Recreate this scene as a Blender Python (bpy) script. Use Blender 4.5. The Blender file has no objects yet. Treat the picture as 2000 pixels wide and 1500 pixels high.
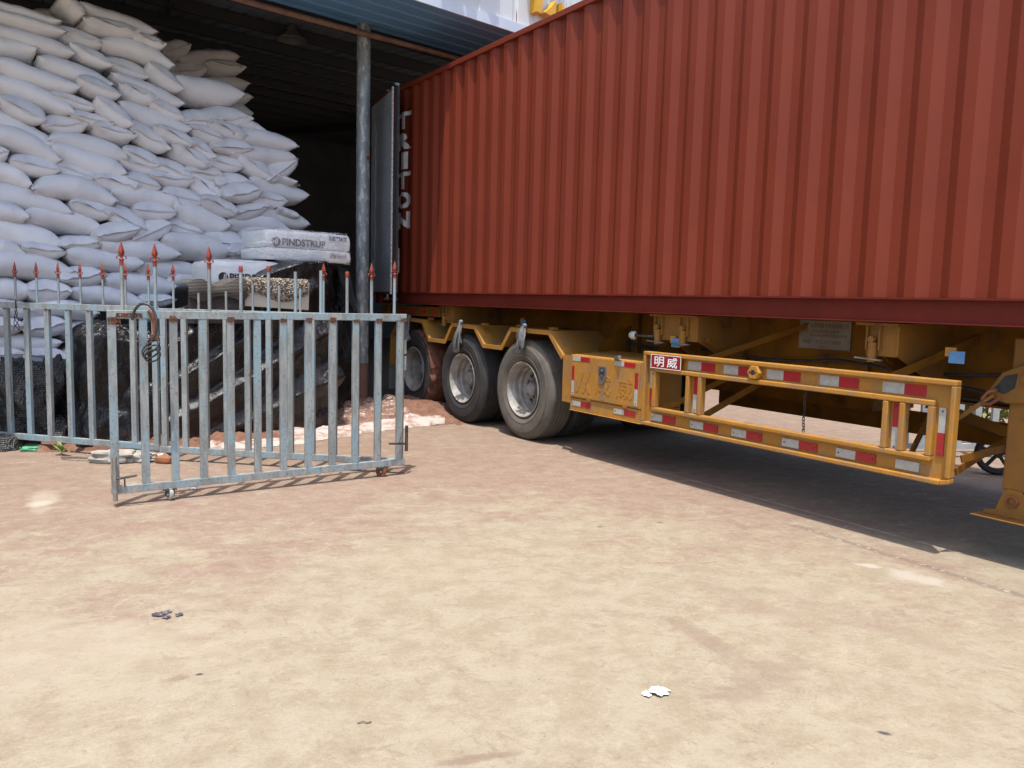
import bpy, math, random
from mathutils import Vector, Matrix, noise

rnd = random.Random(7)
scene = bpy.context.scene
COL = scene.collection
PI = math.pi

# ------------------------------------------------------------------ camera
cam = bpy.data.cameras.new('camera')
cam.sensor_width = 36.0
cam.lens = 28.267
cam.clip_start = 0.05
cam.clip_end = 2000
co = bpy.data.objects.new('camera', cam)
COL.objects.link(co)
RT = Vector((0.999672, 0.002627, 0.025462)); UP = Vector((-0.025597, 0.102585, 0.994395)); FW = Vector((0.0, 0.994721, -0.102619))
co.matrix_world = Matrix(((RT.x, UP.x, -FW.x, 0), (RT.y, UP.y, -FW.y, 0), (RT.z, UP.z, -FW.z, 1.5), (0, 0, 0, 1)))
scene.camera = co

# ------------------------------------------------------------------ sky and sun
SUN = Vector((-0.045, -0.253, 1.0)).normalized()
w = bpy.data.worlds.new('World')
scene.world = w
w.use_nodes = True
nt = w.node_tree
nt.nodes.clear()
wo = nt.nodes.new('ShaderNodeOutputWorld')
bg = nt.nodes.new('ShaderNodeBackground')
sky = nt.nodes.new('ShaderNodeTexSky')
sky.sky_type = 'NISHITA'
sky.sun_disc = False
sky.sun_elevation = math.asin(SUN.z)
sky.sun_rotation = math.atan2(SUN.x, SUN.y) % (2 * PI)
sky.air_density = 1.0
sky.dust_density = 2.5
sky.ozone_density = 1.0
bg.inputs['Strength'].default_value = 0.15
nt.links.new(sky.outputs[0], bg.inputs['Color'])
nt.links.new(bg.outputs[0], wo.inputs['Surface'])
sl = bpy.data.lights.new('sun', 'SUN')
sl.energy = 2.5
sl.angle = math.radians(0.5)
sl.color = (1.0, 0.955, 0.89)
so = bpy.data.objects.new('sun', sl)
COL.objects.link(so)
so.rotation_euler = SUN.to_track_quat('Z', 'Y').to_euler()
so.location = (0, -8, 20)
scene.view_settings.view_transform = 'Standard'
scene.view_settings.look = 'None'
scene.view_settings.exposure = 1.25
scene.view_settings.gamma = 1.0

# ------------------------------------------------------------------ materials
class N:
    """small node-graph writer"""
    def __init__(s, name):
        s.m = bpy.data.materials.new(name); s.m.use_nodes = True
        s.t = s.m.node_tree; s.t.nodes.clear()
        s.out = s.t.nodes.new('ShaderNodeOutputMaterial')
        s.b = s.t.nodes.new('ShaderNodeBsdfPrincipled')
        s.t.links.new(s.b.outputs[0], s.out.inputs['Surface'])
        s.co = s.t.nodes.new('ShaderNodeTexCoord')
        s.obj = s.co.outputs['Object']
    def n(s, typ, ins=None, **kw):
        x = s.t.nodes.new(typ)
        for k, v in kw.items(): setattr(x, k, v)
        for k, v in (ins or {}).items(): s.set(x.inputs[k], v)
        return x
    def set(s, sock, v):
        if hasattr(v, 'is_output') or isinstance(v, bpy.types.NodeSocket): s.t.links.new(v, sock)
        else: sock.default_value = v
    def world(s):
        g = s.n('ShaderNodeNewGeometry'); return g.outputs['Position']
    def map(s, vec, scale=(1, 1, 1), rot=(0, 0, 0), loc=(0, 0, 0)):
        return s.n('ShaderNodeMapping', {'Vector': vec, 'Scale': scale, 'Rotation': rot, 'Location': loc}).outputs[0]
    def noise(s, vec, scale, detail=4, rough=.55, dist=0.0):
        return s.n('ShaderNodeTexNoise', {'Vector': vec, 'Scale': scale, 'Detail': detail, 'Roughness': rough, 'Distortion': dist}).outputs['Fac']
    def ramp(s, f, lo, hi, a=0.0, b=1.0):
        return s.n('ShaderNodeMapRange', {'Value': f, 'From Min': lo, 'From Max': hi, 'To Min': a, 'To Max': b}, interpolation_type='SMOOTHSTEP').outputs[0]
    def math(s, op, a, b=0.0):
        return s.n('ShaderNodeMath', {0: a, 1: b}, operation=op).outputs[0]
    def mix(s, f, a, b):
        x = s.n('ShaderNodeMix', data_type='RGBA')
        s.set(x.inputs[0], f)
        for i, v in ((6, a), (7, b)): s.set(x.inputs[i], v if not isinstance(v, tuple) else (*v[:3], 1))
        return x.outputs[2]
    def bump(s, h, strength, dist=0.01, normal=None):
        x = s.n('ShaderNodeBump', {'Height': h, 'Strength': strength, 'Distance': dist})
        if normal is not None: s.t.links.new(normal, x.inputs['Normal'])
        return x.outputs[0]
    def fin(s, col=None, rough=.6, metal=0.0, normal=None, spec=None, alpha=None):
        if col is not None: s.set(s.b.inputs['Base Color'], col if not isinstance(col, tuple) else (*col[:3], 1))
        s.set(s.b.inputs['Roughness'], rough); s.set(s.b.inputs['Metallic'], metal)
        if normal is not None: s.set(s.b.inputs['Normal'], normal)
        if spec is not None: s.set(s.b.inputs['Specular IOR Level'], spec)
        if alpha is not None: s.set(s.b.inputs['Alpha'], alpha)
        return s.m

def simple(name, c1, c2=None, scale=6, lo=.35, hi=.65, rough=.6, metal=0, bs=None, bstr=.2, bd=.004, c3=None, s3=3, lo3=.6, hi3=.7, spec=None, stretch=(1, 1, 1)):
    g = N(name); v = g.map(g.obj, stretch) if stretch != (1, 1, 1) else g.obj
    col = c1
    if c2: col = g.mix(g.ramp(g.noise(v, scale, 5, .6), lo, hi), c1, c2)
    if c3: col = g.mix(g.ramp(g.noise(v, s3, 6, .65), lo3, hi3), col, c3)
    nrm = g.bump(g.noise(v, bs, 4), bstr, bd) if bs else None
    return g.fin(col, rough, metal, nrm, spec)

MT = {}
MT['red'] = simple('container_red', (.168, .0285, .0118), (.150, .025, .0105), 1.2, .3, .7, rough=.5, spec=.22, bs=9, bstr=.06, bd=.01, c3=(.135, .028, .018), s3=2.2, lo3=.62, hi3=.75)
MT['darkred'] = simple('container_rail_red', (.130, .021, .013), (.105, .018, .012), 3, rough=.6, spec=.1, bs=40, bstr=.1)
MT['grey_door'] = simple('door_lining_grey', (.25, .255, .27), (.205, .21, .225), 3, rough=.45)
MT['rubber'] = simple('black_rubber', (.016, .016, .017), (.03, .03, .03), 20, rough=.7, bs=60, bstr=.2)
MT['gasket'] = simple('pale_gasket', (.55, .55, .55), (.3, .3, .3), 30, .45, .6, rough=.5)
MT['white_paint'] = simple('white_lettering', (.80, .80, .78), (.70, .70, .68), 14, rough=.55)
def amber():
    g = N('amber_paint'); v = g.world()
    c = g.mix(g.ramp(g.noise(v, 3.5, 5, .65), .38, .62), (.385, .178, .026), (.33, .155, .028))
    c = g.mix(g.ramp(g.noise(v, 5.0, 8, .78), .48, .60, 0, .8), c, (.265, .155, .068))
    c = g.mix(g.ramp(g.noise(g.map(v, (1, 1, .3)), 14, 7, .8), .56, .66, 0, .6), c, (.20, .115, .05))
    c = g.mix(g.ramp(g.noise(v, 42, 6, .8), .61, .65), c, (.11, .06, .03))
    c = g.mix(g.ramp(g.noise(v, 24, 5, .8), .655, .68), c, (.34, .30, .24))
    return g.fin(c, g.ramp(g.noise(v, 8, 4), .4, .6, .45, .7), 0, g.bump(g.noise(v, 40, 4), .15, .004), spec=.35)
MT['amber'] = amber()
MT['amber_dusty'] = simple('amber_paint_dusty', (.235, .105, .018), (.19, .088, .022), 5, rough=.7, spec=.25, c3=(.10, .052, .022), s3=3.5, lo3=.56, hi3=.72, bs=20, bstr=.1)
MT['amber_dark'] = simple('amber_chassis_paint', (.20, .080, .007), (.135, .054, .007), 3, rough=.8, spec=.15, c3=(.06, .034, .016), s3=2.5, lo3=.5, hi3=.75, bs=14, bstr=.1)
MT['steel'] = simple('bare_steel', (.36, .36, .35), (.22, .21, .2), 12, rough=.4, metal=.8)
MT['dark_steel'] = simple('dark_steel', (.09, .085, .08), (.05, .045, .04), 12, rough=.55, metal=.5)
MT['rust'] = simple('rust', (.24, .075, .025), (.12, .04, .018), 18, rough=.9, bs=40, bstr=.4)
MT['refl_white'] = simple('reflector_silver', (.40, .40, .37), (.34, .33, .30), 30, rough=.3)
MT['refl_red'] = simple('reflector_red', (.36, .016, .022), (.30, .015, .02), 30, rough=.3)
MT['sign_red'] = simple('sign_red', (.28, .018, .022), (.23, .015, .018), 12, rough=.35)
MT['blue_plate'] = simple('blue_lamp', (.09, .23, .42), (.07, .18, .34), 12, rough=.4)
MT['plate'] = simple('maker_plate', (.22, .19, .15), (.17, .15, .12), 8, rough=.5)
MT['plate_ink'] = simple('plate_ink', (.10, .03, .03), None, rough=.6)
MT['black_ink'] = simple('black_ink', (.02, .02, .022), (.035, .035, .035), 20, rough=.6)
MT['grey_ink'] = simple('grey_ink', (.11, .11, .12), None, rough=.6)
MT['rim'] = simple('rim_steel', (.30, .285, .26), (.19, .17, .145), 9, .35, .65, rough=.6, metal=.1, c3=(.22, .15, .09), s3=5, lo3=.55, hi3=.75)
MT['tyre'] = simple('tyre_rubber', (.022, .021, .021), (.045, .041, .037), 4, .35, .7, rough=.78, bs=70, bstr=.15, c3=(.075, .066, .056), s3=6, lo3=.56, hi3=.8)
MT['tyre_dusty'] = simple('tyre_rubber_dusty', (.120, .104, .082), (.080, .070, .058), 5, .35, .7, rough=.85, bs=70, bstr=.15, c3=(.04, .038, .036), s3=5, lo3=.58, hi3=.75)
MT['mud'] = simple('red_mud', (.15, .058, .030), (.09, .034, .02), 14, rough=.95, bs=26, bstr=.9, bd=.02)
MT['mudflap'] = simple('mud_flap', (.15, .15, .12), (.11, .11, .09), 7, rough=.8)
MT['rag'] = simple('grey_rubber_strip', (.17, .17, .16), (.10, .10, .10), 9, rough=.7)
MT['head_red'] = simple('spear_red', (.24, .040, .018), (.17, .028, .016), 14, rough=.6, c3=(.10, .03, .02), s3=20, lo3=.6, hi3=.7)
MT['galv'] = simple('galvanised_column', (.25, .265, .265), (.18, .19, .195), 9, rough=.5, metal=.3, c3=(.40, .42, .41), s3=22, lo3=.52, hi3=.60, stretch=(1, 1, .35))
MT['col_rust'] = simple('column_red_base', (.22, .10, .065), (.17, .085, .06), 6, rough=.75)
MT['pipe'] = simple('brown_pipe', (.25, .145, .10), (.17, .095, .07), 10, rough=.6)
MT['roof'] = simple('roof_sheet', (.17, .19, .225), (.13, .147, .175), 1.3, rough=.75)
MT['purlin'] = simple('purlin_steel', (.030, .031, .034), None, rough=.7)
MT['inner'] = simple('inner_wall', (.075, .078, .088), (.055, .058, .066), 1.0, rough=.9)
MT['soffit'] = simple('soffit_blue', (.160, .355, .60), (.14, .32, .55), .8, rough=.5)
MT['fascia'] = simple('fascia_white', (.50, .56, .62), (.44, .50, .56), 2, rough=.45)
def sign_wall():
    g = N('sign_wall_sheet')
    c = g.mix(g.ramp(g.noise(g.map(g.obj, (1, 1, .12)), 5, 3), .55, .72), (.52, .55, .55), (.36, .37, .36))
    c = g.mix(g.ramp(g.noise(g.map(g.obj, (1, 1, .06)), 22, 2), .70, .76), c, (.26, .15, .08))
    return g.fin(c, .5)
MT['sign_wall'] = sign_wall()
MT['yellow'] = simple('sign_yellow', (.62, .34, .012), (.52, .28, .012), 3, rough=.45)
MT['lamp_shade'] = simple('lamp_enamel', (.12, .115, .10), (.09, .085, .075), 6, rough=.4)
MT['concrete'] = simple('broken_concrete', (.34, .31, .265), (.25, .23, .20), 9, rough=.95, bs=18, bstr=.8, bd=.02, c3=(.22, .2, .18), s3=22, lo3=.64, hi3=.70)
MT['brick'] = simple('brick', (.27, .10, .045), (.21, .08, .036), 14, rough=.9, bs=40, bstr=.5)
MT['green_plastic'] = simple('green_plastic', (.07, .36, .16), (.055, .28, .13), 6, rough=.4)
MT['leaf'] = simple('weed_leaf', (.10, .17, .035), (.20, .23, .05), 20, rough=.6)
MT['paper'] = simple('white_paper', (.62, .62, .60), (.5, .5, .48), 20, rough=.8)
MT['purple'] = simple('purple_scrap', (.055, .045, .06), (.20, .18, .20), 30, .5, .62, rough=.5)
MT['soil'] = simple('red_soil', (.145, .066, .040), (.20, .105, .066), 7, rough=1, bs=22, bstr=.9, bd=.03, c3=(.075, .038, .026), s3=9, lo3=.56, hi3=.7)
MT['plywood'] = simple('old_board', (.36, .20, .05), (.25, .12, .03), 6, rough=.8)
MT['twig'] = simple('dry_wood', (.10, .075, .055), (.16, .12, .09), 12, rough=.9)
MT['cloth'] = simple('dirty_white_cloth', (.40, .345, .31), (.28, .19, .15), 6.5, .46, .60, rough=.85, bs=12, bstr=.5, bd=.02, c3=(.21, .10, .06), s3=2.1, lo3=.60, hi3=.78)
MT['far_white'] = simple('far_fence_white', (.36, .39, .40), (.30, .32, .33), 8, rough=.5)
MT['wire'] = simple('grey_wire', (.035, .035, .035), (.07, .066, .06), 20, rough=.5, metal=.4)
MT['foam'] = simple('off_white_foam', (.47, .44, .37), (.41, .38, .31), 5, rough=.9, bs=120, bstr=.15)

def gate_paint():
    g = N('worn_gate_paint'); v = g.obj
    wv = g.world(); st = g.map(wv, (1, 1, .22))
    c = g.mix(g.ramp(g.noise(st, 16, 5, .65), .42, .6), (.195, .21, .205), (.275, .295, .285))
    c = g.mix(g.ramp(g.noise(st, 6.5, 5, .7), .50, .58), c, (.215, .295, .325))
    c = g.mix(g.ramp(g.noise(wv, 60, 5, .75), .56, .64), c, (.11, .108, .10))
    c = g.mix(g.ramp(g.noise(wv, 9, 6, .75), .655, .69), c, (.22, .085, .035))
    return g.fin(c, .55, .0, g.bump(g.noise(st, 60, 4), .25, .003))
MT['gate'] = gate_paint()
def rust_scab():
    g = N('rust_scab'); p = g.world()
    c = g.mix(g.ramp(g.noise(p, 60, 5, .7), .4, .6), (.16, .050, .018), (.055, .022, .012))
    return g.fin(c, .9, 0, g.bump(g.noise(p, 120, 4), .5, .004), alpha=g.ramp(g.noise(p, 48, 5, .75), .45, .50))
MT['rust_scab'] = rust_scab()
def sack_mat(name, a, b):
    g = N(name); v = g.obj
    inf = g.n('ShaderNodeObjectInfo')
    c = g.mix(inf.outputs['Random'], a, b)
    c = g.mix(g.ramp(g.noise(v, 3.0, 4, .6), .50, .78), c, (.60, .58, .59))
    wv = g.n('ShaderNodeTexWave', {'Vector': v, 'Scale': 55.0, 'Distortion': 1.0}, wave_type='BANDS', bands_direction='X').outputs['Fac']
    wv2 = g.n('ShaderNodeTexWave', {'Vector': v, 'Scale': 55.0, 'Distortion': 1.0}, wave_type='BANDS', bands_direction='Y').outputs['Fac']
    n1 = g.bump(g.math('ADD', wv, wv2), .10, .002)
    n2 = g.bump(g.noise(g.map(v, (2.2, 6, 1)), 5, 4, .6), .35, .02, n1)
    return g.fin(c, .62, 0, n2, spec=.3)
MT['sack'] = sack_mat('woven_sack_white', (.755, .735, .745), (.68, .66, .675))
def stain_sack():
    g = N('woven_sack_stained'); v = g.obj
    d = g.n('ShaderNodeVectorMath', {0: v, 1: (.36, .15, .06)}, operation='DISTANCE').outputs['Value']
    m = g.math('MULTIPLY', g.ramp(d, .10, .03), g.ramp(g.noise(v, 40, 3), .45, .55))
    return g.fin(g.mix(m, (.78, .76, .78), (.20, .10, .07)), .62, 0, g.bump(g.noise(v, 8, 4), .3, .02), spec=.3)
MT['sack_stained'] = stain_sack()
def black_film():
    g = N('black_plastic_film'); v = g.obj
    f = g.n('ShaderNodeTexNoise', {'Vector': v, 'Scale': 34.0, 'Detail': 3, 'Roughness': .65, 'Distortion': 1.2}).outputs['Fac']
    f2 = g.n('ShaderNodeTexNoise', {'Vector': g.map(v, (1, 1, .45)), 'Scale': 11.0, 'Detail': 5, 'Roughness': .65, 'Distortion': 1.0}).outputs['Fac']
    n1 = g.bump(f2, .5, .03); n2 = g.bump(f, .55, .012, n1)
    z = g.n('ShaderNodeSeparateXYZ', {0: g.world()}).outputs['Z']
    dust = g.math('MULTIPLY', g.ramp(z, .22, .03), g.ramp(g.noise(v, 9, 5), .42, .62))
    c = g.mix(g.ramp(g.noise(v, 3, 4), .55, .75), (.007, .007, .008), (.014, .012, .011))
    c = g.mix(dust, c, (.08, .038, .024))
    return g.fin(c, .20, 0, n2, spec=.5)
MT['film'] = black_film()
def shade_net():
    g = N('black_shade_net'); v = g.obj
    a = g.n('ShaderNodeTexWave', {'Vector': v, 'Scale': 17.0, 'Distortion': 1.0}, wave_type='BANDS', bands_direction='X').outputs['Fac']
    b = g.n('ShaderNodeTexWave', {'Vector': v, 'Scale': 17.0, 'Distortion': 1.0}, wave_type='BANDS', bands_direction='Z').outputs['Fac']
    h = g.math('MAXIMUM', a, b)
    c = g.mix(g.ramp(h, .5, .9), (.008, .008, .008), (.05, .05, .05))
    return g.fin(c, .26, 0, g.bump(h, .7, .012, g.bump(g.noise(v, 9, 5, .65), 1.0, .06)), spec=.8)
MT['net'] = shade_net()
def clear_film(name, a, col=(.9, .9, .9)):
    g = N(name); v = g.obj
    al = g.ramp(g.noise(g.map(v, (1, 1, 2.4)), 7, 5, .7, 1.2), .46, .72, a * .25, min(1, a * 1.7))
    return g.fin(col, .18, 0, g.bump(g.noise(v, 12, 4, .6, 1.0), .6, .03), spec=.5, alpha=al)
MT['clear'] = clear_film('clear_stretch_film', .36, (.72, .72, .72))  # opacity streaks put pale highlights into the film
MT['clear_dirty'] = clear_film('dirty_clear_sheet', .55, (.50, .36, .30))
def bale_mat():
    g = N('white_bale_film'); v = g.obj
    c = g.mix(g.ramp(g.noise(v, 3, 3), .45, .7), (.74, .75, .75), (.64, .66, .67))
    return g.fin(c, .28, 0, g.bump(g.noise(g.map(v, (1, 1, 2.5)), 9, 4, .6, .6), .35, .02), spec=.5)
MT['bale'] = bale_mat()
def crumb():
    g = N('crumbly_substrate'); v = g.obj
    t = g.n('ShaderNodeTexVoronoi', {'Vector': v, 'Scale': 62.0})
    r = g.n('ShaderNodeSeparateColor', {0: t.outputs['Color']}).outputs[0]
    c = g.mix(g.ramp(r, .15, .85), (.11, .078, .058), (.50, .43, .345))
    return g.fin(c, .95, 0, g.bump(t.outputs['Distance'], 1.0, .03))
MT['crumb'] = crumb()
def mat_weave():
    g = N('grey_woven_mat'); v = g.obj
    wv = g.n('ShaderNodeTexWave', {'Vector': v, 'Scale': 22.0, 'Distortion': 2.2, 'Detail': 2}, wave_type='BANDS', bands_direction='Z').outputs['Fac']
    c = g.mix(g.ramp(wv, .25, .8), (.035, .030, .026), (.125, .11, .092))
    return g.fin(c, .9, 0, g.bump(wv, .8, .01))
MT['weave'] = mat_weave()
MT['brown_cloth'] = simple('brown_sacking', (.045, .036, .032), (.032, .026, .024), 8, rough=.9, bs=60, bstr=.3)

def ground_mat():
    g = N('dusty_concrete'); p = g.world()
    sep = g.n('ShaderNodeSeparateXYZ', {0: p}); y = sep.outputs['Y']; x = sep.outputs['X']
    tan = g.mix(g.ramp(g.noise(p, 5, 10, .78), .40, .60), (.256, .212, .148), (.304, .262, .192))
    red = g.mix(g.ramp(g.noise(p, 6, 10, .78), .40, .60), (.222, .154, .116), (.258, .192, .148))
    bias = g.ramp(y, 2.2, 7.0, -.085, .11)
    bias = g.math('ADD', bias, g.ramp(x, .3, 1.8, 0, .06))
    bias = g.math('ADD', bias, g.math('MULTIPLY', g.ramp(x, -1.4, -.2), g.ramp(y, 7.6, 5.0, 0, -.10)))
    f = g.math('ADD', g.noise(g.map(p, (1, 1.3, 1), (0, 0, -.3)), 1.35, 15, .84, .2), bias)
    c = g.mix(g.ramp(f, .43, .57), tan, red)
    # short pale scuffs in several directions, each family masked to its own patches
    for k, (rot, sc, st, lo, hi, amt, col) in enumerate(((.35, 4.5, 2.0, .545, .625, .60, (.340, .296, .212)), (-.55, 7, 2.4, .55, .63, .50, (.332, .286, .204)), (1.0, 6, 2.4, .555, .635, .50, (.350, .304, .224)), (-.15, 13, 1.8, .55, .63, .42, (.345, .300, .215)),
                                                         (.15, 5, 2.2, .555, .63, .50, (.192, .132, .098)), (-.9, 8, 2.4, .56, .635, .45, (.188, .130, .098)), (.6, 18, 1.6, .56, .63, .40, (.178, .125, .094)))):
        q = g.map(g.map(p, (1, 1, 1), (0, 0, -rot), (k * 3.7, k * 5.1, 0)), (1, st, 1))
        m = g.math('MULTIPLY', g.ramp(g.noise(q, sc, 9, .76, .7), lo, hi), g.ramp(g.noise(g.map(p, (1, 1, 1), (0, 0, 0), (k * 7.3, 2.2 * k, 0)), 1.15, 4, .6), .42, .58, .12, amt))
        c = g.mix(m, c, col)
    # long faint wheel drags
    for k, (rot, off) in enumerate(((.33, .0),)):
        q = g.map(g.map(p, (1, 1, 1), (0, 0, -rot), (off, off, 0)), (.35, 7, 1))
        m = g.math('MULTIPLY', g.ramp(g.noise(q, 1.5, 10, .78, .25), .53, .60), g.ramp(g.noise(p, .8, 4, .6), .40, .62, .0, .35))
        c = g.mix(m, c, ((.325, .270, .190), (.178, .115, .088))[k])
    c = g.n('ShaderNodeHueSaturation', {'Color': c, 'Saturation': 1.04, 'Value': 1.0}).outputs[0]
    gr0 = g.noise(p, 60, 7, .85)
    c = g.mix(g.ramp(gr0, .44, .58, 0, .45), c, g.n('ShaderNodeHueSaturation', {'Color': c, 'Value': .80}).outputs[0])
    def spot(c, cx, cy, rx, ry, rot, col, amt, wob=.5, sc=6):
        q = g.map(p, (1, 1, 1), (0, 0, 0), (-cx, -cy, 0))
        q = g.map(q, (1, 1, 1), (0, 0, -rot)); q = g.map(q, (1 / rx, 1 / ry, 0))
        d = g.n('ShaderNodeVectorMath', {0: q}, operation='LENGTH').outputs['Value']
        d = g.math('ADD', d, g.math('MULTIPLY', g.math('SUBTRACT', g.noise(p, sc, 5, .7), .5), wob * 2))
        return g.mix(g.ramp(d, 1.1, .35, 0, amt), c, col)
    for a in ((-3.32, 5.62, .11, .40, .45, (.36, .315, .245), .6, 1.1, 5), (-3.30, 5.52, .10, .10, .0, (.40, .355, .285), .7, .9, 9), (2.31, 4.42, .20, .12, -.9, (.37, .325, .27), .75, 1.0, 9), (2.13, 4.62, .09, .05, -.5, (.38, .34, .28), .8, .8, 14),
              (1.02, 3.10, .36, .15, .7, (.185, .125, .10), .35, 1.3, 7), (1.25, 3.95, .50, .13, -.9, (.215, .15, .115), .35, 1.1, 9), (.9, 3.5, .30, .08, -1.1, (.215, .15, .115), .45, .9, 16), (1.75, 3.75, .7, .12, -.85, (.22, .155, .12), .3, 1.1, 9),
              (-1.9, 3.2, .9, .5, .3, (.325, .275, .205), .45, 1.2, 4), (-.1, 2.5, .20, .03, .3, (.165, .11, .082), .6, .8, 14), (-1.28, 3.0, .07, .03, .6, (.165, .11, .085), .5, .7, 20),
              (1.36, 2.73, .030, .016, -.4, (.055, .048, .045), .9, .4, 40), (-1.206, 3.043, .020, .013, .2, (.05, .042, .04), .9, .4, 40), (.62, 5.3, .03, .02, 0, (.07, .055, .05), .7, .5, 40), (1.05, 5.45, .03, .02, 0, (.07, .055, .05), .7, .5, 40)):
        c = spot(c, *a)
    # tyre tread marks: fine stripes inside a patch
    q = g.map(p, (1, 1, 1), (0, 0, 0), (-.90, -3.53, 0)); q = g.map(q, (1, 1, 1), (0, 0, 1.15)); q = g.map(q, (1, 1, 0))
    s2 = g.n('ShaderNodeSeparateXYZ', {0: q})
    m = g.math('MULTIPLY', g.ramp(g.math('ABSOLUTE', s2.outputs['X']), .24, .18), g.ramp(g.math('ABSOLUTE', s2.outputs['Y']), .06, .05))
    stripes = g.ramp(g.math('SINE', g.math('MULTIPLY', s2.outputs['Y'], 390.0)), .2, .8)
    c = g.mix(g.math('MULTIPLY', g.math('MULTIPLY', m, stripes), .45), c, (0.130, 0.079, 0.058))
    # dark joint in the slab beside the lorry, with pale chips along it
    q = g.map(p, (1, 1, 1), (0, 0, 0), (-2.40, -4.76, 0)); q = g.map(q, (1, 1, 1), (0, 0, 1.03))
    s2 = g.n('ShaderNodeSeparateXYZ', {0: q})
    dy = g.math('ABSOLUTE', g.math('ADD', s2.outputs['Y'], g.math('MULTIPLY', g.math('SUBTRACT', g.noise(p, 5, 4), .5), .07)))
    lim = g.ramp(g.math('ABSOLUTE', s2.outputs['X']), .95, .75)
    c = g.mix(g.math('MULTIPLY', g.math('MULTIPLY', g.ramp(dy, .05, .008), lim), .55), c, (0.120, 0.091, 0.074))
    c = g.mix(g.math('MULTIPLY', g.math('MULTIPLY', g.ramp(dy, .03, .01), lim), g.ramp(g.noise(p, 26, 3), .56, .62)), c, (0.346, 0.298, 0.230))
    # fine grit
    gr = g.noise(p, 230, 3, .75)
    c = g.mix(g.ramp(gr, .40, .60, 0, .42), g.mix(.0, c, c), g.n('ShaderNodeHueSaturation', {'Color': c, 'Value': .72}).outputs[0])
    vo = g.n('ShaderNodeTexVoronoi', {'Vector': p, 'Scale': 42.0}).outputs['Distance']
    c = g.mix(g.math('MULTIPLY', g.ramp(vo, .13, .06), g.ramp(g.noise(p, 6, 2), .5, .6)), c, (.34, .29, .22))
    nb = g.bump(g.noise(p, 2.2, 4), .25, .03); nb = g.bump(g.noise(p, 120, 5, .7), .5, .004, nb)
    return g.fin(c, .92, 0, nb, spec=.2)
MT['ground'] = ground_mat()

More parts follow.
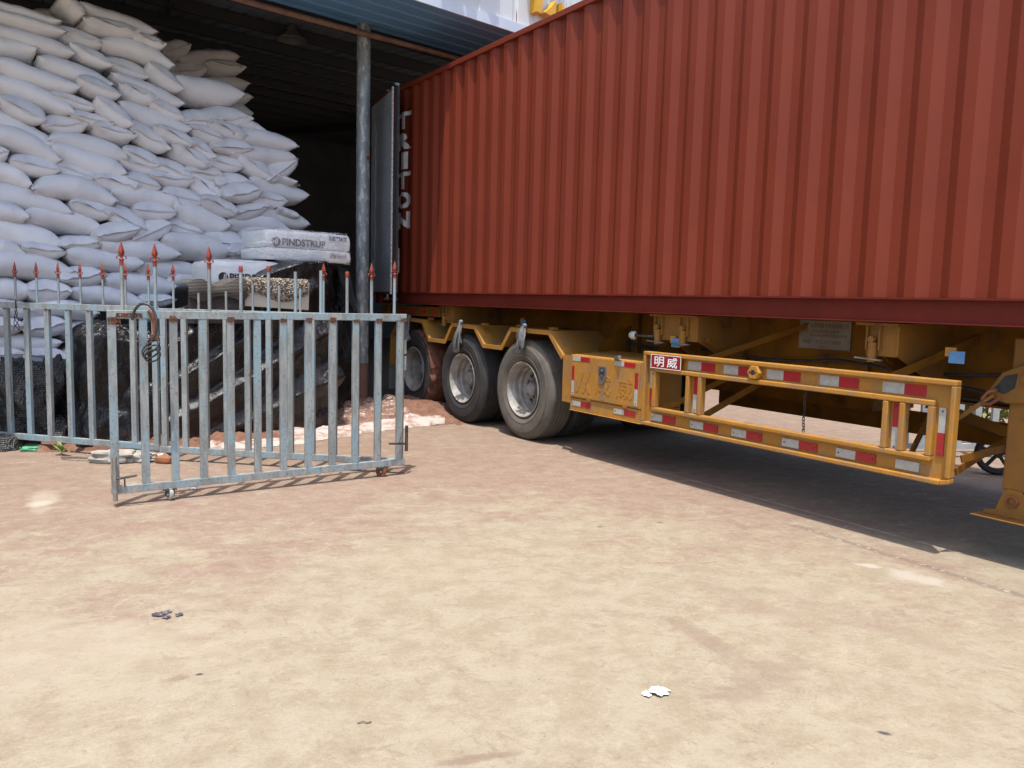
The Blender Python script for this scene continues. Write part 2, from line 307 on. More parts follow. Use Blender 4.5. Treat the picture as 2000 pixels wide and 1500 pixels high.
# ------------------------------------------------------------------ mesh helpers
class MB:
    def __init__(s): s.v = []; s.f = []
    def add(s, vs, fs):
        o = len(s.v); s.v += [Vector(q) for q in vs]; s.f += [tuple(i + o for i in f) for f in fs]; return s
    def box(s, x0, x1, y0, y1, z0, z1):
        return s.add([(x0, y0, z0), (x1, y0, z0), (x1, y1, z0), (x0, y1, z0), (x0, y0, z1), (x1, y0, z1), (x1, y1, z1), (x0, y1, z1)],
                     [(0, 3, 2, 1), (4, 5, 6, 7), (0, 1, 5, 4), (1, 2, 6, 5), (2, 3, 7, 6), (3, 0, 4, 7)])
    def hexa(s, p):
        return s.add(p, [(0, 3, 2, 1), (4, 5, 6, 7), (0, 1, 5, 4), (1, 2, 6, 5), (2, 3, 7, 6), (3, 0, 4, 7)])
    def bar(s, p, q, w, h, up=(0, 0, 1)):
        p = Vector(p); q = Vector(q); a = (q - p).normalized(); u = Vector(up)
        sd = a.cross(u).normalized() * (w / 2); u2 = sd.cross(a).normalized() * (h / 2)
        return s.hexa([p - sd - u2, q - sd - u2, q + sd - u2, p + sd - u2, p - sd + u2, q - sd + u2, q + sd + u2, p + sd + u2])
    def tube(s, path, r, n=10, cap=True):
        path = [Vector(q) for q in path]; rs = r if isinstance(r, (list, tuple)) else [r] * len(path)
        o = len(s.v); prev = None
        for i, q in enumerate(path):
            a = (path[min(i + 1, len(path) - 1)] - path[max(i - 1, 0)]).normalized()
            if prev is None:
                t = Vector((0, 0, 1)) if abs(a.z) < .9 else Vector((1, 0, 0)); sd = a.cross(t).normalized()
            else: sd = (prev - a * prev.dot(a)).normalized()
            prev = sd; u = a.cross(sd)
            for k in range(n):
                t = 2 * PI * k / n; s.v.append(q + (sd * math.cos(t) + u * math.sin(t)) * rs[i])
        for i in range(len(path) - 1):
            for k in range(n):
                a0 = o + i * n + k; a1 = o + i * n + (k + 1) % n; s.f.append((a0, a1, a1 + n, a0 + n))
        if cap:
            s.f.append(tuple(o + k for k in range(n))[::-1]); s.f.append(tuple(o + (len(path) - 1) * n + k for k in range(n)))
        return s
    def lathe(s, prof, origin, axis, n=32, closed=False):
        a = Vector(axis).normalized(); t = Vector((0, 0, 1)) if abs(a.z) < .9 else Vector((1, 0, 0))
        x = a.cross(t).normalized(); y = a.cross(x); o = len(s.v); og = Vector(origin)
        for (r, h) in prof:
            for k in range(n):
                th = 2 * PI * k / n; s.v.append(og + a * h + (x * math.cos(th) + y * math.sin(th)) * r)
        m = len(prof)
        for i in range(m if closed else m - 1):
            j = (i + 1) % m
            for k in range(n):
                k2 = (k + 1) % n; s.f.append((o + i * n + k, o + i * n + k2, o + j * n + k2, o + j * n + k))
        return s
    def prism(s, poly, fn, d0, d1):
        n = len(poly); vs = [fn(a, b, d0) for a, b in poly] + [fn(a, b, d1) for a, b in poly]
        fs = [tuple(range(n))[::-1], tuple(range(n, 2 * n))] + [(i, (i + 1) % n, n + (i + 1) % n, n + i) for i in range(n)]
        return s.add(vs, fs)
    def grid(s, fn, nu, nv):
        o = len(s.v)
        for j in range(nv + 1):
            for i in range(nu + 1): s.v.append(Vector(fn(i / nu, j / nv)))
        for j in range(nv):
            for i in range(nu):
                a = o + j * (nu + 1) + i; s.f.append((a, a + 1, a + nu + 2, a + nu + 1))
        return s
    def build(s, name, m, parent=None, smooth=None, bevel=0, solid=0, label=None):
        me = bpy.data.meshes.new(name); me.from_pydata([tuple(q) for q in s.v], [], s.f)
        import bmesh
        b = bmesh.new(); b.from_mesh(me); bmesh.ops.recalc_face_normals(b, faces=b.faces); b.to_mesh(me); b.free()
        me.materials.append(MT[m] if isinstance(m, str) else m)
        if smooth is not None:
            me.polygons.foreach_set('use_smooth', [True] * len(me.polygons))
            if smooth < 180: me.set_sharp_from_angle(angle=math.radians(smooth))
        o = bpy.data.objects.new(name, me); COL.objects.link(o)
        if solid:
            md = o.modifiers.new('thickness', 'SOLIDIFY'); md.thickness = solid; md.offset = 0
        if bevel:
            md = o.modifiers.new('edge', 'BEVEL'); md.width = bevel; md.segments = 2; md.limit_method = 'ANGLE'
        if parent is not None: o.parent = parent
        if label: o['label'] = label
        return o

def tag(o, label=None, cat=None, group=None, kind=None):
    for k, v in (('label', label), ('category', cat), ('group', group), ('kind', kind)):
        if v: o[k] = v
    return o
def thing(name, label, cat, loc=(0, 0, 0), rotz=0.0, group=None):
    o = bpy.data.objects.new(name, None); o.empty_display_size = .2
    COL.objects.link(o); o.location = loc; o.rotation_euler = (0, 0, rotz)
    return tag(o, label, cat, group)
def copy_tree(o, parent=None):
    c = o.copy(); COL.objects.link(c)
    if parent is not None: c.parent = parent
    for ch in list(o.children): copy_tree(ch, c)
    return c
def text_mesh(body, bold=0.0):
    """flat text -> (verts, faces) normalised to a 0..1 box"""
    cu = bpy.data.curves.new('txt', 'FONT'); cu.body = body; cu.size = 1; cu.resolution_u = 3; cu.offset = bold
    ob = bpy.data.objects.new('txt', cu); COL.objects.link(ob)
    dg = bpy.context.evaluated_depsgraph_get(); me = bpy.data.meshes.new_from_object(ob.evaluated_get(dg))
    vs = [v.co.copy() for v in me.vertices]; fs = [tuple(p.vertices) for p in me.polygons]
    bpy.data.objects.remove(ob); bpy.data.curves.remove(cu); bpy.data.meshes.remove(me)
    x0 = min(v.x for v in vs); x1 = max(v.x for v in vs); y0 = min(v.y for v in vs); y1 = max(v.y for v in vs)
    return [((v.x - x0) / (x1 - x0), (v.y - y0) / (y1 - y0)) for v in vs], fs
def put_text(mb, body, fn, bold=0.0):
    vs, fs = text_mesh(body, bold); return mb.add([fn(a, b) for a, b in vs], fs)
def fbm(p, o=4): return noise.fractal(Vector(p), 1.0, 2.0, o)

# ------------------------------------------------------------------ frames of reference
O = Vector((-1.6055, 11.1325, 0)); YAW = -0.9831
D = Vector((math.cos(YAW), math.sin(YAW), 0)); NV = Vector((-D.y, D.x, 0))   # along the lorry, away from the camera
FA = math.radians(42.0); FE = Vector((math.cos(FA), math.sin(FA), 0)); FN = Vector((FE.y, -FE.x, 0))   # along the warehouse front, out of it
POLE = Vector((-2.04, 10.85, 0))

# ================================================================== SETTING
g = MB(); g.grid(lambda a, b: (-400 + 800 * a, -300 + 900 * b, 0), 4, 4)
tag(g.build('ground', 'ground'), kind='structure')

# warehouse: axes s along the front, t inwards, origin at the column
wh = thing('warehouse', 'open fronted warehouse with dark tin roof, blue soffit and yellow sign characters', 'warehouse', POLE, FA)
def W(s, t, z): return (s, t, z)
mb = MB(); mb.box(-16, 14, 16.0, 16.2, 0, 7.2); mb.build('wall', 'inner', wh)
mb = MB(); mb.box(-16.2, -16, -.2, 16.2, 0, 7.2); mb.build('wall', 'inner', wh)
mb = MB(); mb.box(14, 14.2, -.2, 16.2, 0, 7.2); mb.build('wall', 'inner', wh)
RZ = lambda t: 5.22 + .105 * t
mb = MB()
def rib(a, b):
    s = -16 + 30 * a; k = (s * 4.0) % 1.0
    h = .03 if k < .18 else 0.0
    t = -1.44 + 17.5 * b; return (s, t, RZ(t) + h)
mb.grid(rib, 600, 1); mb.build('roof', 'roof', wh, solid=.01)
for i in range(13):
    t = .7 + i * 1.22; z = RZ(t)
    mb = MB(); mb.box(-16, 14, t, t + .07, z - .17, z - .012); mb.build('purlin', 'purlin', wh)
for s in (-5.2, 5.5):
    mb = MB(); mb.bar((s, .3, RZ(.3) - .28), (s, 15.8, RZ(15.8) - .28), .12, .2); mb.build('rafter', 'purlin', wh)
for s0 in (-3.6, -2.2):
    mb = MB(); mb.bar((s0, .5, 5.0), (s0 + .7, 2.9, 5.45), .05, .07); mb.build('brace', 'purlin', wh)
# soffit, fascia, sign wall
mb = MB()
def sof(a, b):
    s = -14 + 27 * a; t = .10 - 1.58 * b; k = (b * 5) % 1.0
    return (s, t, 5.02 - .125 * b + (.012 if .25 < k < .6 else 0))
mb.grid(sof, 6, 50); mb.build('soffit', 'soffit', wh, solid=.004)
mb = MB(); mb.box(-14, 13, -1.51, -1.485, 4.884, 5.000); mb.box(-14, 13, -1.51, -1.46, 5.0002, 5.012); mb.build('fascia', 'fascia', wh)
mb = MB()
def sgn(a, b):
    s = -14 + 27 * a; k = (s * 1.55) % 1.0
    return (s, -1.475 + (.028 if k < .10 else (.0 if k < .55 else .012)), 5.013 + 2.6 * b)
mb.grid(sgn, 900, 1); mb.build('sign_wall', 'sign_wall', wh, solid=.006)
for ch, s0 in (('\u73af', .04), ('\u4fdd', 1.43)):
    mb = MB(); vs, fs = text_mesh(ch, .028)
    z0 = 5.135 if s0 < 1 else 5.185; H = .88; n = len(vs)
    mb.add([(s0 + a * .86, -1.60, z0 + b * H) for a, b in vs] + [(s0 + a * .86, -1.48, z0 + b * H) for a, b in vs], list(fs) + [tuple(i + n for i in f) for f in fs])
    ed = {}
    for f in fs:
        for i in range(len(f)):
            e = (f[i], f[(i + 1) % len(f)]); k = tuple(sorted(e)); ed.setdefault(k, []).append(e)
    mb.f += [(e[0][0], e[0][1], e[0][1] + n, e[0][0] + n) for e in ed.values() if len(e) == 1]
    mb.build('sign_character', 'yellow', wh)
# column and hanging pipe
mb = MB(); mb.lathe([(.088, .62), (.088, 5.02)], (0, 0, 0), (0, 0, 1), 28); mb.lathe([(.091, 1.66), (.091, 1.68)], (0, 0, 0), (0, 0, 1), 28); cpost = mb.build('column', 'galv', wh, 40)
mb = MB(); mb.lathe([(.0885, .0), (.0885, .62)], (0, 0, 0), (0, 0, 1), 28); mb.build('column_base', 'col_rust', cpost, 40)
mb = MB()
for (a, z, r) in ((-1.25, 3.32, .035), (-1.0, 3.27, .02)):
    c = Vector((math.cos(a), math.sin(a), 0)) * .087
    mb.lathe([(0, .004), (r * .7, .003), (r, 0)], c + Vector((0, 0, z)), c, 10)
mb.build('rust_patch', 'rust', cpost, 40)
mb = MB(); pts = [(s, -.13, 4.86 + .012 * math.sin(s * 1.3) - .002 * s) for s in [-12 + i * .5 for i in range(49)]]
mb.tube(pts, .036, 10); mb.build('hanging_pipe', 'pipe', wh, 40)

# pendant lamp inside
lp = thing('pendant_lamp', 'enamel shade lamp hanging under the dark warehouse roof', 'lamp', (-3.29, 12.0, 5.16))
mb = MB(); mb.lathe([(.05, .20), (.055, .16), (.07, .12), (.12, .06), (.20, .0), (.205, -.015)], (0, 0, 0), (0, 0, 1), 24); mb.build('lamp_shade', 'lamp_shade', lp, 50, solid=.006)
mb = MB(); mb.lathe([(0, .30), (.04, .29), (.045, .20), (0, .19)], (0, 0, 0), (0, 0, 1), 12); mb.build('lamp_holder', 'lamp_shade', lp, 40)
mb = MB(); mb.tube([(0, 0, .28), (0, 0, .62)], .008, 6); mb.build('cord', 'purlin', lp)

# ================================================================== CONTAINER
ZB = 1.4271; U0, U1 = -.72, 11.47; ZT = ZB + 2.896; RAIL = .157
ct = thing('shipping_container', 'long rust red corrugated shipping container on the yellow trailer', 'container', O, YAW)
def corr(u):
    k = ((u - .9924 + .034) % .278)
    if k < .068: return .012 + .036 * k / .068
    if k < .138: return .048
    if k < .206: return .048 - .036 * (k - .138) / .068
    return .012
brk = []
i = math.floor((U0 - 1) / .278)
u = .9924 - .034 + .278 * (math.floor((U0 - .9924) / .278) - 1)
while u < U1:
    brk += [u, u + .068, u + .138, u + .206]; u += .278
us = [U0 + .16] + [b for b in brk if U0 + .17 < b < U1 - .17] + [U1 - .16]
def wall(side):
    m = MB(); zs = [ZB + RAIL - .002] + [ZB + RAIL + (2.62 * i / 4) for i in range(1, 4)] + [ZT - .058]
    n = len(us)
    vs = [((uu, corr(uu), z) if side == 0 else (uu, 2.438 - corr(uu), z)) for z in zs for uu in us]
    fs = [(j * n + i, j * n + i + 1, (j + 1) * n + i + 1, (j + 1) * n + i) for j in range(len(zs) - 1) for i in range(n - 1)]
    m.add(vs, fs); return m
wall(0).build('side_wall', 'red', ct); wall(1).build('side_wall', 'red', ct)
for v0, v1, a, b in ((-.002, .05, .03, .037), (2.388, 2.44, 2.40, 2.408)):
    mb = MB(); mb.box(U0 + .15, U1 - .15, v0, v1, ZB + RAIL - .012, ZB + RAIL); mb.box(U0 + .15, U1 - .15, a, b, ZB + .008, ZB + RAIL - .0125); mb.box(U0 + .15, U1 - .15, min(v0 + .006, v1), v1 - .002, ZB, ZB + .0075)
    mb.build('bottom_rail', 'darkred', ct)
    mb = MB(); mb.box(U0 + .15, U1 - .15, v0, v1 + .01, ZT - .06, ZT); mb.build('top_rail', 'red', ct, bevel=.006)
mb = MB(); mb.box(U0 + .1, U1 - .1, .04, 2.40, ZT - .03, ZT - .012); mb.build('roof', 'red', ct)
mb = MB(); mb.box(U0 + .05, U1 - .05, .052, 2.386, ZB + .12, ZB + .15); mb.build('floor', 'rust', ct)
for i in range(0, 40):
    pass
mb = MB()
for i in range(28):
    uu = U0 + .3 + i * .42; mb.box(uu, uu + .05, .052, 2.386, ZB + .01, ZB + .119)
mb.build('floor_beam', 'darkred', ct)
for uu in (U0, U1 - .16):
    for vv in (0.0, 2.438 - .16):
        mb = MB(); mb.box(uu, uu + .16, vv, vv + .16, ZB + .119, ZT - .119); mb.build('corner_post', 'darkred', ct, bevel=.005)
        for z0 in (ZB, ZT - .118):
            mb = MB(); mb.box(uu - .004, uu + .166, vv - .004, vv + .164, z0, z0 + .118); mb.build('corner_casting', 'darkred', ct, bevel=.006)
mb = MB(); mb.box(U0 + .02, U0 + .14, .16, 2.278, ZT - .12, ZT - .002); mb.build('door_header', 'darkred', ct)
mb = MB(); mb.box(U0 + .02, U0 + .14, .16, 2.278, ZB + .01, ZB + .15); mb.build('door_sill', 'darkred', ct)
mb = MB(); mb.box(U1 - .10, U1 - .06, .16, 2.278, ZB + .1, ZT - .1); mb.build('end_wall', 'red', ct)
# open door: hinge to free edge
H = Vector((-.70, -.05, 0)); F = Vector((.43, -.245, 0)); dl = (F - H).normalized(); dn = Vector((dl.y, -dl.x, 0))   # dn: outwards, to the camera
if dn.y > 0: dn = -dn
def DR(a, o, z): q = H + dl * a + dn * o; return (q.x, q.y, z)
Z0, Z1 = ZB + .125, ZT - .135; LW = (F - H).length
mb = MB(); mb.hexa([DR(0, 0, Z0), DR(LW, 0, Z0), DR(LW, .045, Z0), DR(0, .045, Z0), DR(0, 0, Z1), DR(LW, 0, Z1), DR(LW, .045, Z1), DR(0, .045, Z1)])
door = mb.build('door', 'darkred', ct)
mb = MB()
mb.hexa([DR(.03, .0455, Z0 + .03), DR(LW - .05, .0455, Z0 + .03), DR(LW - .05, .052, Z0 + .03), DR(.03, .052, Z0 + .03), DR(.03, .0455, Z1 - .03), DR(LW - .05, .0455, Z1 - .03), DR(LW - .05, .052, Z1 - .03), DR(.03, .052, Z1 - .03)])
for zz in (Z0 + .28, Z1 - .30):
    mb.hexa([DR(.03, .0525, zz), DR(LW - .05, .0525, zz), DR(LW - .05, .058, zz), DR(.03, .058, zz), DR(.03, .0525, zz + .012), DR(LW - .05, .0525, zz + .012), DR(LW - .05, .058, zz + .012), DR(.03, .058, zz + .012)])
# scalloped ridge near the hinge side
pts = []
for i in range(41):
    t = i / 40; z = Z0 + .25 + (Z1 - Z0 - .5) * t
    pts.append(DR(.24 + .05 * (1 if abs((t * 5) % 1 - .5) < .3 else 0) * (1 if .1 < t < .95 else 0), .054, z))
mb.tube(pts, .006, 6)
mb.build('inner_lining', 'grey_door', door)
mb = MB()
for (a, zz) in ((.70, Z0 + .12), (.70, Z0 + .42), (.86, Z0 + .42), (.70, Z0 + .52), (.86, Z0 + .52), (.72, Z0 + .84), (.72, Z0 + 1.72), (.72, Z1 - .14), (.72, Z1 - .21)):
    mb.hexa([DR(a, .0525, zz), DR(a + .035, .0525, zz), DR(a + .035, .060, zz), DR(a, .060, zz), DR(a, .0525, zz + .014), DR(a + .035, .0525, zz + .018), DR(a + .035, .060, zz + .018), DR(a, .060, zz + .014)])
mb.build('bolt', 'steel', door)
mb = MB(); mb.hexa([DR(LW - .03, .0455, Z0), DR(LW + .012, .0455, Z0), DR(LW + .012, .062, Z0), DR(LW - .03, .062, Z0), DR(LW - .03, .0455, Z1), DR(LW + .012, .0455, Z1), DR(LW + .012, .062, Z1), DR(LW - .03, .062, Z1)])
mb.build('gasket', 'gasket', door)
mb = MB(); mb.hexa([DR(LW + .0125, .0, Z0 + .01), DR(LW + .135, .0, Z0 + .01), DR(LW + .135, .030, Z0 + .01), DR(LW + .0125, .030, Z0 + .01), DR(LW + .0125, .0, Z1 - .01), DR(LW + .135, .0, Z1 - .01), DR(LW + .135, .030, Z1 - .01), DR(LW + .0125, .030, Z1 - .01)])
mb.build('gap_shade_strip', 'rubber', door)  # black strip added for the shadowed gap beyond the gasket
for a in (.62, 1.02):
    mb = MB(); mb.tube([DR(a, -.04, Z0 - .07), DR(a, -.04, Z1 + .07)], .017, 8); rod = mb.build('lock_rod', 'steel', door, 40)
    for zz in (Z0 - .085, Z1 + .045):
        mb = MB(); c = Vector(DR(a, -.03, zz)); mb.box(c.x - .03, c.x + .03, c.y - .03, c.y + .03, zz, zz + .04); mb.box(c.x - .012, c.x + .05, c.y - .045, c.y - .015, zz + .012, zz + .03)
        mb.build('cam_keeper', 'steel', rod, bevel=.006)
mb = MB(); c = Vector(DR(LW - .02, -.06, Z0 + .28)); mb.box(c.x - .02, c.x + .02, c.y - .03, c.y, c.z, c.z + .32); mb.build('door_latch', 'steel', door, bevel=.008)
# lettering painted down the wall
import bmesh
zt = 3.975
for k, chx in enumerate('TRITON'):
    vs, fs = text_mesh(chx, .05)
    wd = .22 if chx == 'I' else .40
    u_c = .075; zz = zt - k * .262
    m = bpy.data.meshes.new('lettering'); m.from_pydata([(u_c + (a - .5) * wd, 0, zz - .225 + b * .225) for a, b in vs], [], fs)
    b = bmesh.new(); b.from_mesh(m)
    for bb in brk:
        if -.3 < bb < .5:
            bmesh.ops.bisect_plane(b, geom=b.verts[:] + b.edges[:] + b.faces[:], plane_co=(bb, 0, 0), plane_no=(1, 0, 0))
    for v in b.verts: v.co.y = corr(v.co.x) - .0025
    b.to_mesh(m); b.free(); m.materials.append(MT['white_paint'])
    o = bpy.data.objects.new('lettering', m); COL.objects.link(o); o.parent = ct

# ================================================================== TRAILER
tr = thing('semi_trailer', 'yellow skeletal container trailer with three axles, toolbox and side guard', 'trailer', O, YAW)
for v in (.74, 1.60):
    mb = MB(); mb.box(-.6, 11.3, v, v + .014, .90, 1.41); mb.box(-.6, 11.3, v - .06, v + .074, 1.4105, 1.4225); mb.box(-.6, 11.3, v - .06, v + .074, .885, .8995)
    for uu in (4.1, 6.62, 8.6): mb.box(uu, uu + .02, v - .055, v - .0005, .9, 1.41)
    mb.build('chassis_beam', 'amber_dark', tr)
for uu in (1.05, 4.92, 6.92, 9.6):
    w_ = .36 if uu < 2 else (.56 if uu < 5 else .30)
    ue = uu + w_
    mb = MB()
    mb.box(uu, ue, .085, .70, 1.40, 1.418)
    mb.hexa([(ue - .014, .10, 1.21), (ue, .10, 1.21), (ue, .735, .93), (ue - .014, .735, .93), (ue - .014, .10, 1.3995), (ue, .10, 1.3995), (ue, .735, 1.3995), (ue - .014, .735, 1.3995)])
    mb.hexa([(uu + .05, .30, 1.21), (uu + .064, .30, 1.21), (uu + .064, .735, .93), (uu + .05, .735, .93), (uu + .05, .30, 1.3995), (uu + .064, .30, 1.3995), (uu + .064, .735, 1.3995), (uu + .05, .735, 1.3995)])
    mb.box(uu + .065, ue - .0145, .115, .129, 1.20, 1.3995)
    cb = mb.build('outrigger', 'amber_dusty', tr)
    for k, uo in enumerate((uu + .10, ue - .16) if w_ > .4 else (uu + .12,)):
        mb = MB(); mb.box(uo - .045, uo - .033, .085, .114, 1.24, 1.3995); mb.box(uo + .045, uo + .057, .085, .114, 1.24, 1.3995); mb.lathe([(.03, 0), (.03, .13)], (uo + .005, .09, 1.16), (0, 0, 1), 14)
        mb.lathe([(0, 0), (.022, 0), (.022, .03), (0, .03)], (uo + .005, .062, 1.31), (0, 1, 0), 12)
        tl = mb.build('twist_lock', 'amber_dusty', cb, 40)
        mb = MB(); mb.bar((uo - .10, .07, 1.185), (uo + .09, .075, 1.175), .035, .010); mb.build('lock_handle', 'steel', tl)
for uu in (0.0, 2.4, 3.95, 6.3, 7.6, 9.0):
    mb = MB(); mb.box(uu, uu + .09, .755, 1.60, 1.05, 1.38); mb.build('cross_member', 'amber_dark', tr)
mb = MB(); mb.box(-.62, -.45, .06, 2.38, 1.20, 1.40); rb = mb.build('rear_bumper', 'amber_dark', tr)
# reflective strip along the rear side rail
rail = MB(); rail.box(-.45, 1.04, .105, .16, 1.27, 1.40); rr = rail.build('rear_side_rail', 'amber_dark', tr)
for i in range(5):
    mb = MB(); mb.box(-.40 + i * .30, -.40 + i * .30 + .14, .098, .104, 1.30, 1.345); mb.build('reflector', 'refl_red', rr)
# fenders : one folded band
FP = [(-.37, .55), (-.334, .98), (-.12, 1.168), (.06, 1.243), (.647, 1.225), (.842, .995), (1.255, .991), (1.435, 1.213), (1.996, 1.204), (2.2, .996), (2.572, .995), (2.752, 1.212), (3.485, 1.208), (3.735, .96)]
def band(path, th, v0, v1, m):
    n = len(path); off = []
    for i, (a, b) in enumerate(path):
        p0 = Vector(path[max(0, i - 1)]); p1 = Vector(path[min(n - 1, i + 1)]); a1 = (Vector((a, b)) - p0); a2 = (p1 - Vector((a, b)))
        d1 = a1.normalized() if a1.length > 0 else a2.normalized(); d2 = a2.normalized() if a2.length > 0 else d1
        nn = Vector((d1.y + d2.y, -(d1.x + d2.x))); nn = nn / max(.2, (1 + d1.dot(d2)))
        off.append((a + nn.x * th, b + nn.y * th))
    for i in range(n - 1):
        p, q, r, s_ = path[i], path[i + 1], off[i + 1], off[i]
        m.hexa([(s_[0], v0, s_[1]), (r[0], v0, r[1]), (r[0], v1, r[1]), (s_[0], v1, s_[1]), (p[0], v0, p[1]), (q[0], v0, q[1]), (q[0], v1, q[1]), (p[0], v1, p[1])])
mb = MB(); band(FP, .045, .05, .062, mb); band(FP, .010, .0625, .72, mb)
mb.box(3.735, 3.875, .05, .062, .51, .975); mb.box(3.863, 3.875, .0625, .50, .51, .975)
fen = mb.build('fender', 'amber', tr)
for (a, b) in ((.70, 1.245), (1.50, 1.232), (2.05, 1.222), (2.80, 1.23), (3.40, 1.228), (1.15, 1.004), (2.45, 1.008)):
    mb = MB(); mb.box(a, a + .09, .10, .16, b - .016, b + .012); mb.build('clip', 'amber_dusty', fen, bevel=.004)
mb = MB(); mb.box(-.385, -.372, .06, .62, .20, .66); mb.build('mud_flap', 'mudflap', tr)
for uu in (3.95, 4.80):
    mb = MB(); mb.hexa([(uu, .30, 1.0), (uu + .012, .30, 1.0), (uu + .012, .735, 1.0), (uu, .735, 1.0), (uu, .30, 1.09), (uu + .012, .30, 1.09), (uu + .012, .735, 1.28), (uu, .735, 1.28)])
    mb.build('bracket_plate', 'amber_dark', tr)
# wheels
RT_, WU = .545, (.35, 1.665, 2.98)
def tyre_prof(v0):
    pr = [(.30, v0 + .015), (.33, v0 - .012), (.37, v0 - .026), (.372, v0 - .022), (.42, v0 - .030), (.47, v0 - .027), (.472, v0 - .020), (.505, v0 - .012), (.528, v0 + .004), (.540, v0 + .022)]
    for k in range(5):
        a = v0 + .03 + k * .048
        pr += [(RT_, a), (RT_, a + .038), (RT_ - .012, a + .040), (RT_ - .012, a + .046)]
    pr += [(RT_, v0 + .27), (.528, v0 + .285), (.47, v0 + .31), (.37, v0 + .305), (.30, v0 + .27)]
    return pr
def wheel(uu, vout, tyre_m, side=1):
    m = MB()
    # deep dish : rim lip, barrel, disc
    pr = [(.300, .005), (.306, -.012), (.296, -.016), (.288, .0), (.278, .012), (.272, .05), (.258, .065), (.254, .115), (.240, .13), (.235, .17), (.215, .185), (.14, .188), (.125, .17), (.0, .168)]
    f = lambda h: vout + h * side
    m.lathe([(r, f(h)) for r, h in pr], (uu, 0, .545), (0, 1, 0), 48)
    rim = m.build('wheel', 'rim', tr, 35)
    rim.data.update()
    m = MB(); m.lathe([(r, vout + (h - vout) * side) for r, h in tyre_prof(vout)], (uu, 0, .545), (0, 1, 0), 64); ty = m.build('tyre', tyre_m, rim, 30)
    m = MB()
    for k in range(10):
        a = 2 * PI * (k + .5) / 10; m.lathe([(0, f(.1865)), (.033, f(.1855)), (.033, f(.19))], (uu + .178 * math.cos(a), 0, .545 + .178 * math.sin(a)), (0, 1, 0), 14)
    m.build('vent_hole', 'rubber', rim)
    m = MB(); m.lathe([(0, f(.085)), (.055, f(.087)), (.072, f(.10)), (.078, f(.17))], (uu, 0, .545), (0, 1, 0), 20)
    for k in range(10):
        a = 2 * PI * k / 10; m.lathe([(0, f(.15)), (.013, f(.15)), (.013, f(.17))], (uu + .105 * math.cos(a), 0, .545 + .105 * math.sin(a)), (0, 1, 0), 8)
    m.build('hub', 'rim', rim, 35)
    return rim
for uu, tm in zip(WU, ('tyre', 'tyre', 'tyre_dusty')):
    wheel(uu, .09, tm)
    m = MB(); m.lathe(tyre_prof(.45), (uu, 0, .545), (0, 1, 0), 48); m.build('inner_tyre', 'tyre', tr, 30)
    m = MB(); m.lathe(tyre_prof(1.70), (uu, 0, .545), (0, 1, 0), 48); m.build('inner_tyre', 'tyre', tr, 30)
    wheel(uu, 2.35, 'tyre', -1)
    m = MB(); m.tube([(uu, .28, .545), (uu, 2.16, .545)], .075, 14); m.build('axle', 'dark_steel', tr, 40)
    m = MB(); m.box(uu - .42, uu + .42, .78, .86, .74, .80); m.box(uu - .05, uu + .05, .76, .88, .62, .90); m.build('leaf_spring', 'dark_steel', tr)
# caked mud on the rearmost tyre tread
mb = MB()
def mudf(a, b):
    th = math.radians(-70 + 150 * a); k = fbm((a * 9, b * 3, 2.0)) * .014
    r = .560 + .012 + k - .02 * (abs(b - .5) * 2) ** 3
    if b < .35: r -= (.35 - b) * .09 * (1 + 1.2 * fbm((a * 14, 5, 1)))
    return (.35 + r * math.cos(th), .066 + .30 * b, .545 + r * math.sin(th))
mb.grid(mudf, 60, 12); mb.build('caked_mud', 'mud', tr, 60)
# tool box
mb = MB(); mb.hexa([(3.905, .02, .575), (4.935, .02, .575), (4.935, .50, .575), (3.905, .50, .575), (3.905, .02, .992), (4.935, .02, .992), (4.935, .50, 1.03), (3.905, .50, 1.03)])
mb.box(3.905, 4.935, .024, .50, .452, .5695); mb.box(3.905, 4.935, .012, .50, .444, .4515)
tb = mb.build('toolbox', 'amber', tr, bevel=.004)
mb = MB(); mb.box(3.93, 4.90, .012, .0195, .585, .985); lid = mb.build('lid', 'amber', tb, bevel=.004)
mb = MB()
def emb(u0, u1, z0, z1): return lambda a, b: (u0 + (u1 - u0) * a, .0105, z0 + (z1 - z0) * b)
def rais(mb, body, u0, u1, z0, z1, v0, v1, bold=0.0):
    vs, fs = text_mesh(body, bold); n = len(vs)
    mb.add([(u0 + (u1 - u0) * a, v0, z0 + (z1 - z0) * b) for a, b in vs], fs)
    ed = {}
    for f in fs:
        for i in range(len(f)):
            e = (f[i], f[(i + 1) % len(f)]); ed.setdefault(tuple(sorted(e)), []).append(e)
    for e in ed.values():
        if len(e) == 1:
            a, b = e[0]; k = len(mb.v)
            mb.v += [Vector((u0 + (u1 - u0) * vs[q][0], v, z0 + (z1 - z0) * vs[q][1])) for q, v in ((a, v0), (b, v0), (b, v1), (a, v1))]; mb.f.append((k, k + 1, k + 2, k + 3))
for dx in (0, .10):
    mb.prism([(4.00 + dx, .64), (4.035 + dx, .64), (4.125 + dx, .84), (4.09 + dx, .84)], lambda a, b, c: (a, c, b), .0085, .0118)
mb.prism([(4.14, .73), (4.19, .64), (4.225, .64), (4.175, .75)], lambda a, b, c: (a, c, b), .0085, .0118)
rais(mb, '\u6210', 4.30, 4.52, .645, .835, .0088, .0118); rais(mb, '\u5a01', 4.60, 4.82, .645, .835, .0088, .0118)
mb.build('embossing', 'amber', lid)
mb = MB(); mb.box(4.345, 4.455, .004, .0115, .80, .915); mb.prism([(4.35, .80), (4.45, .80), (4.43, .76), (4.40, .745), (4.37, .76)], lambda a, b, c: (a, c, b), .002, .0115); lt = mb.build('latch', 'steel', lid)
mb = MB(); mb.box(4.365, 4.435, .0015, .0035, .83, .90); mb.build('latch_recess', 'rubber', lt)
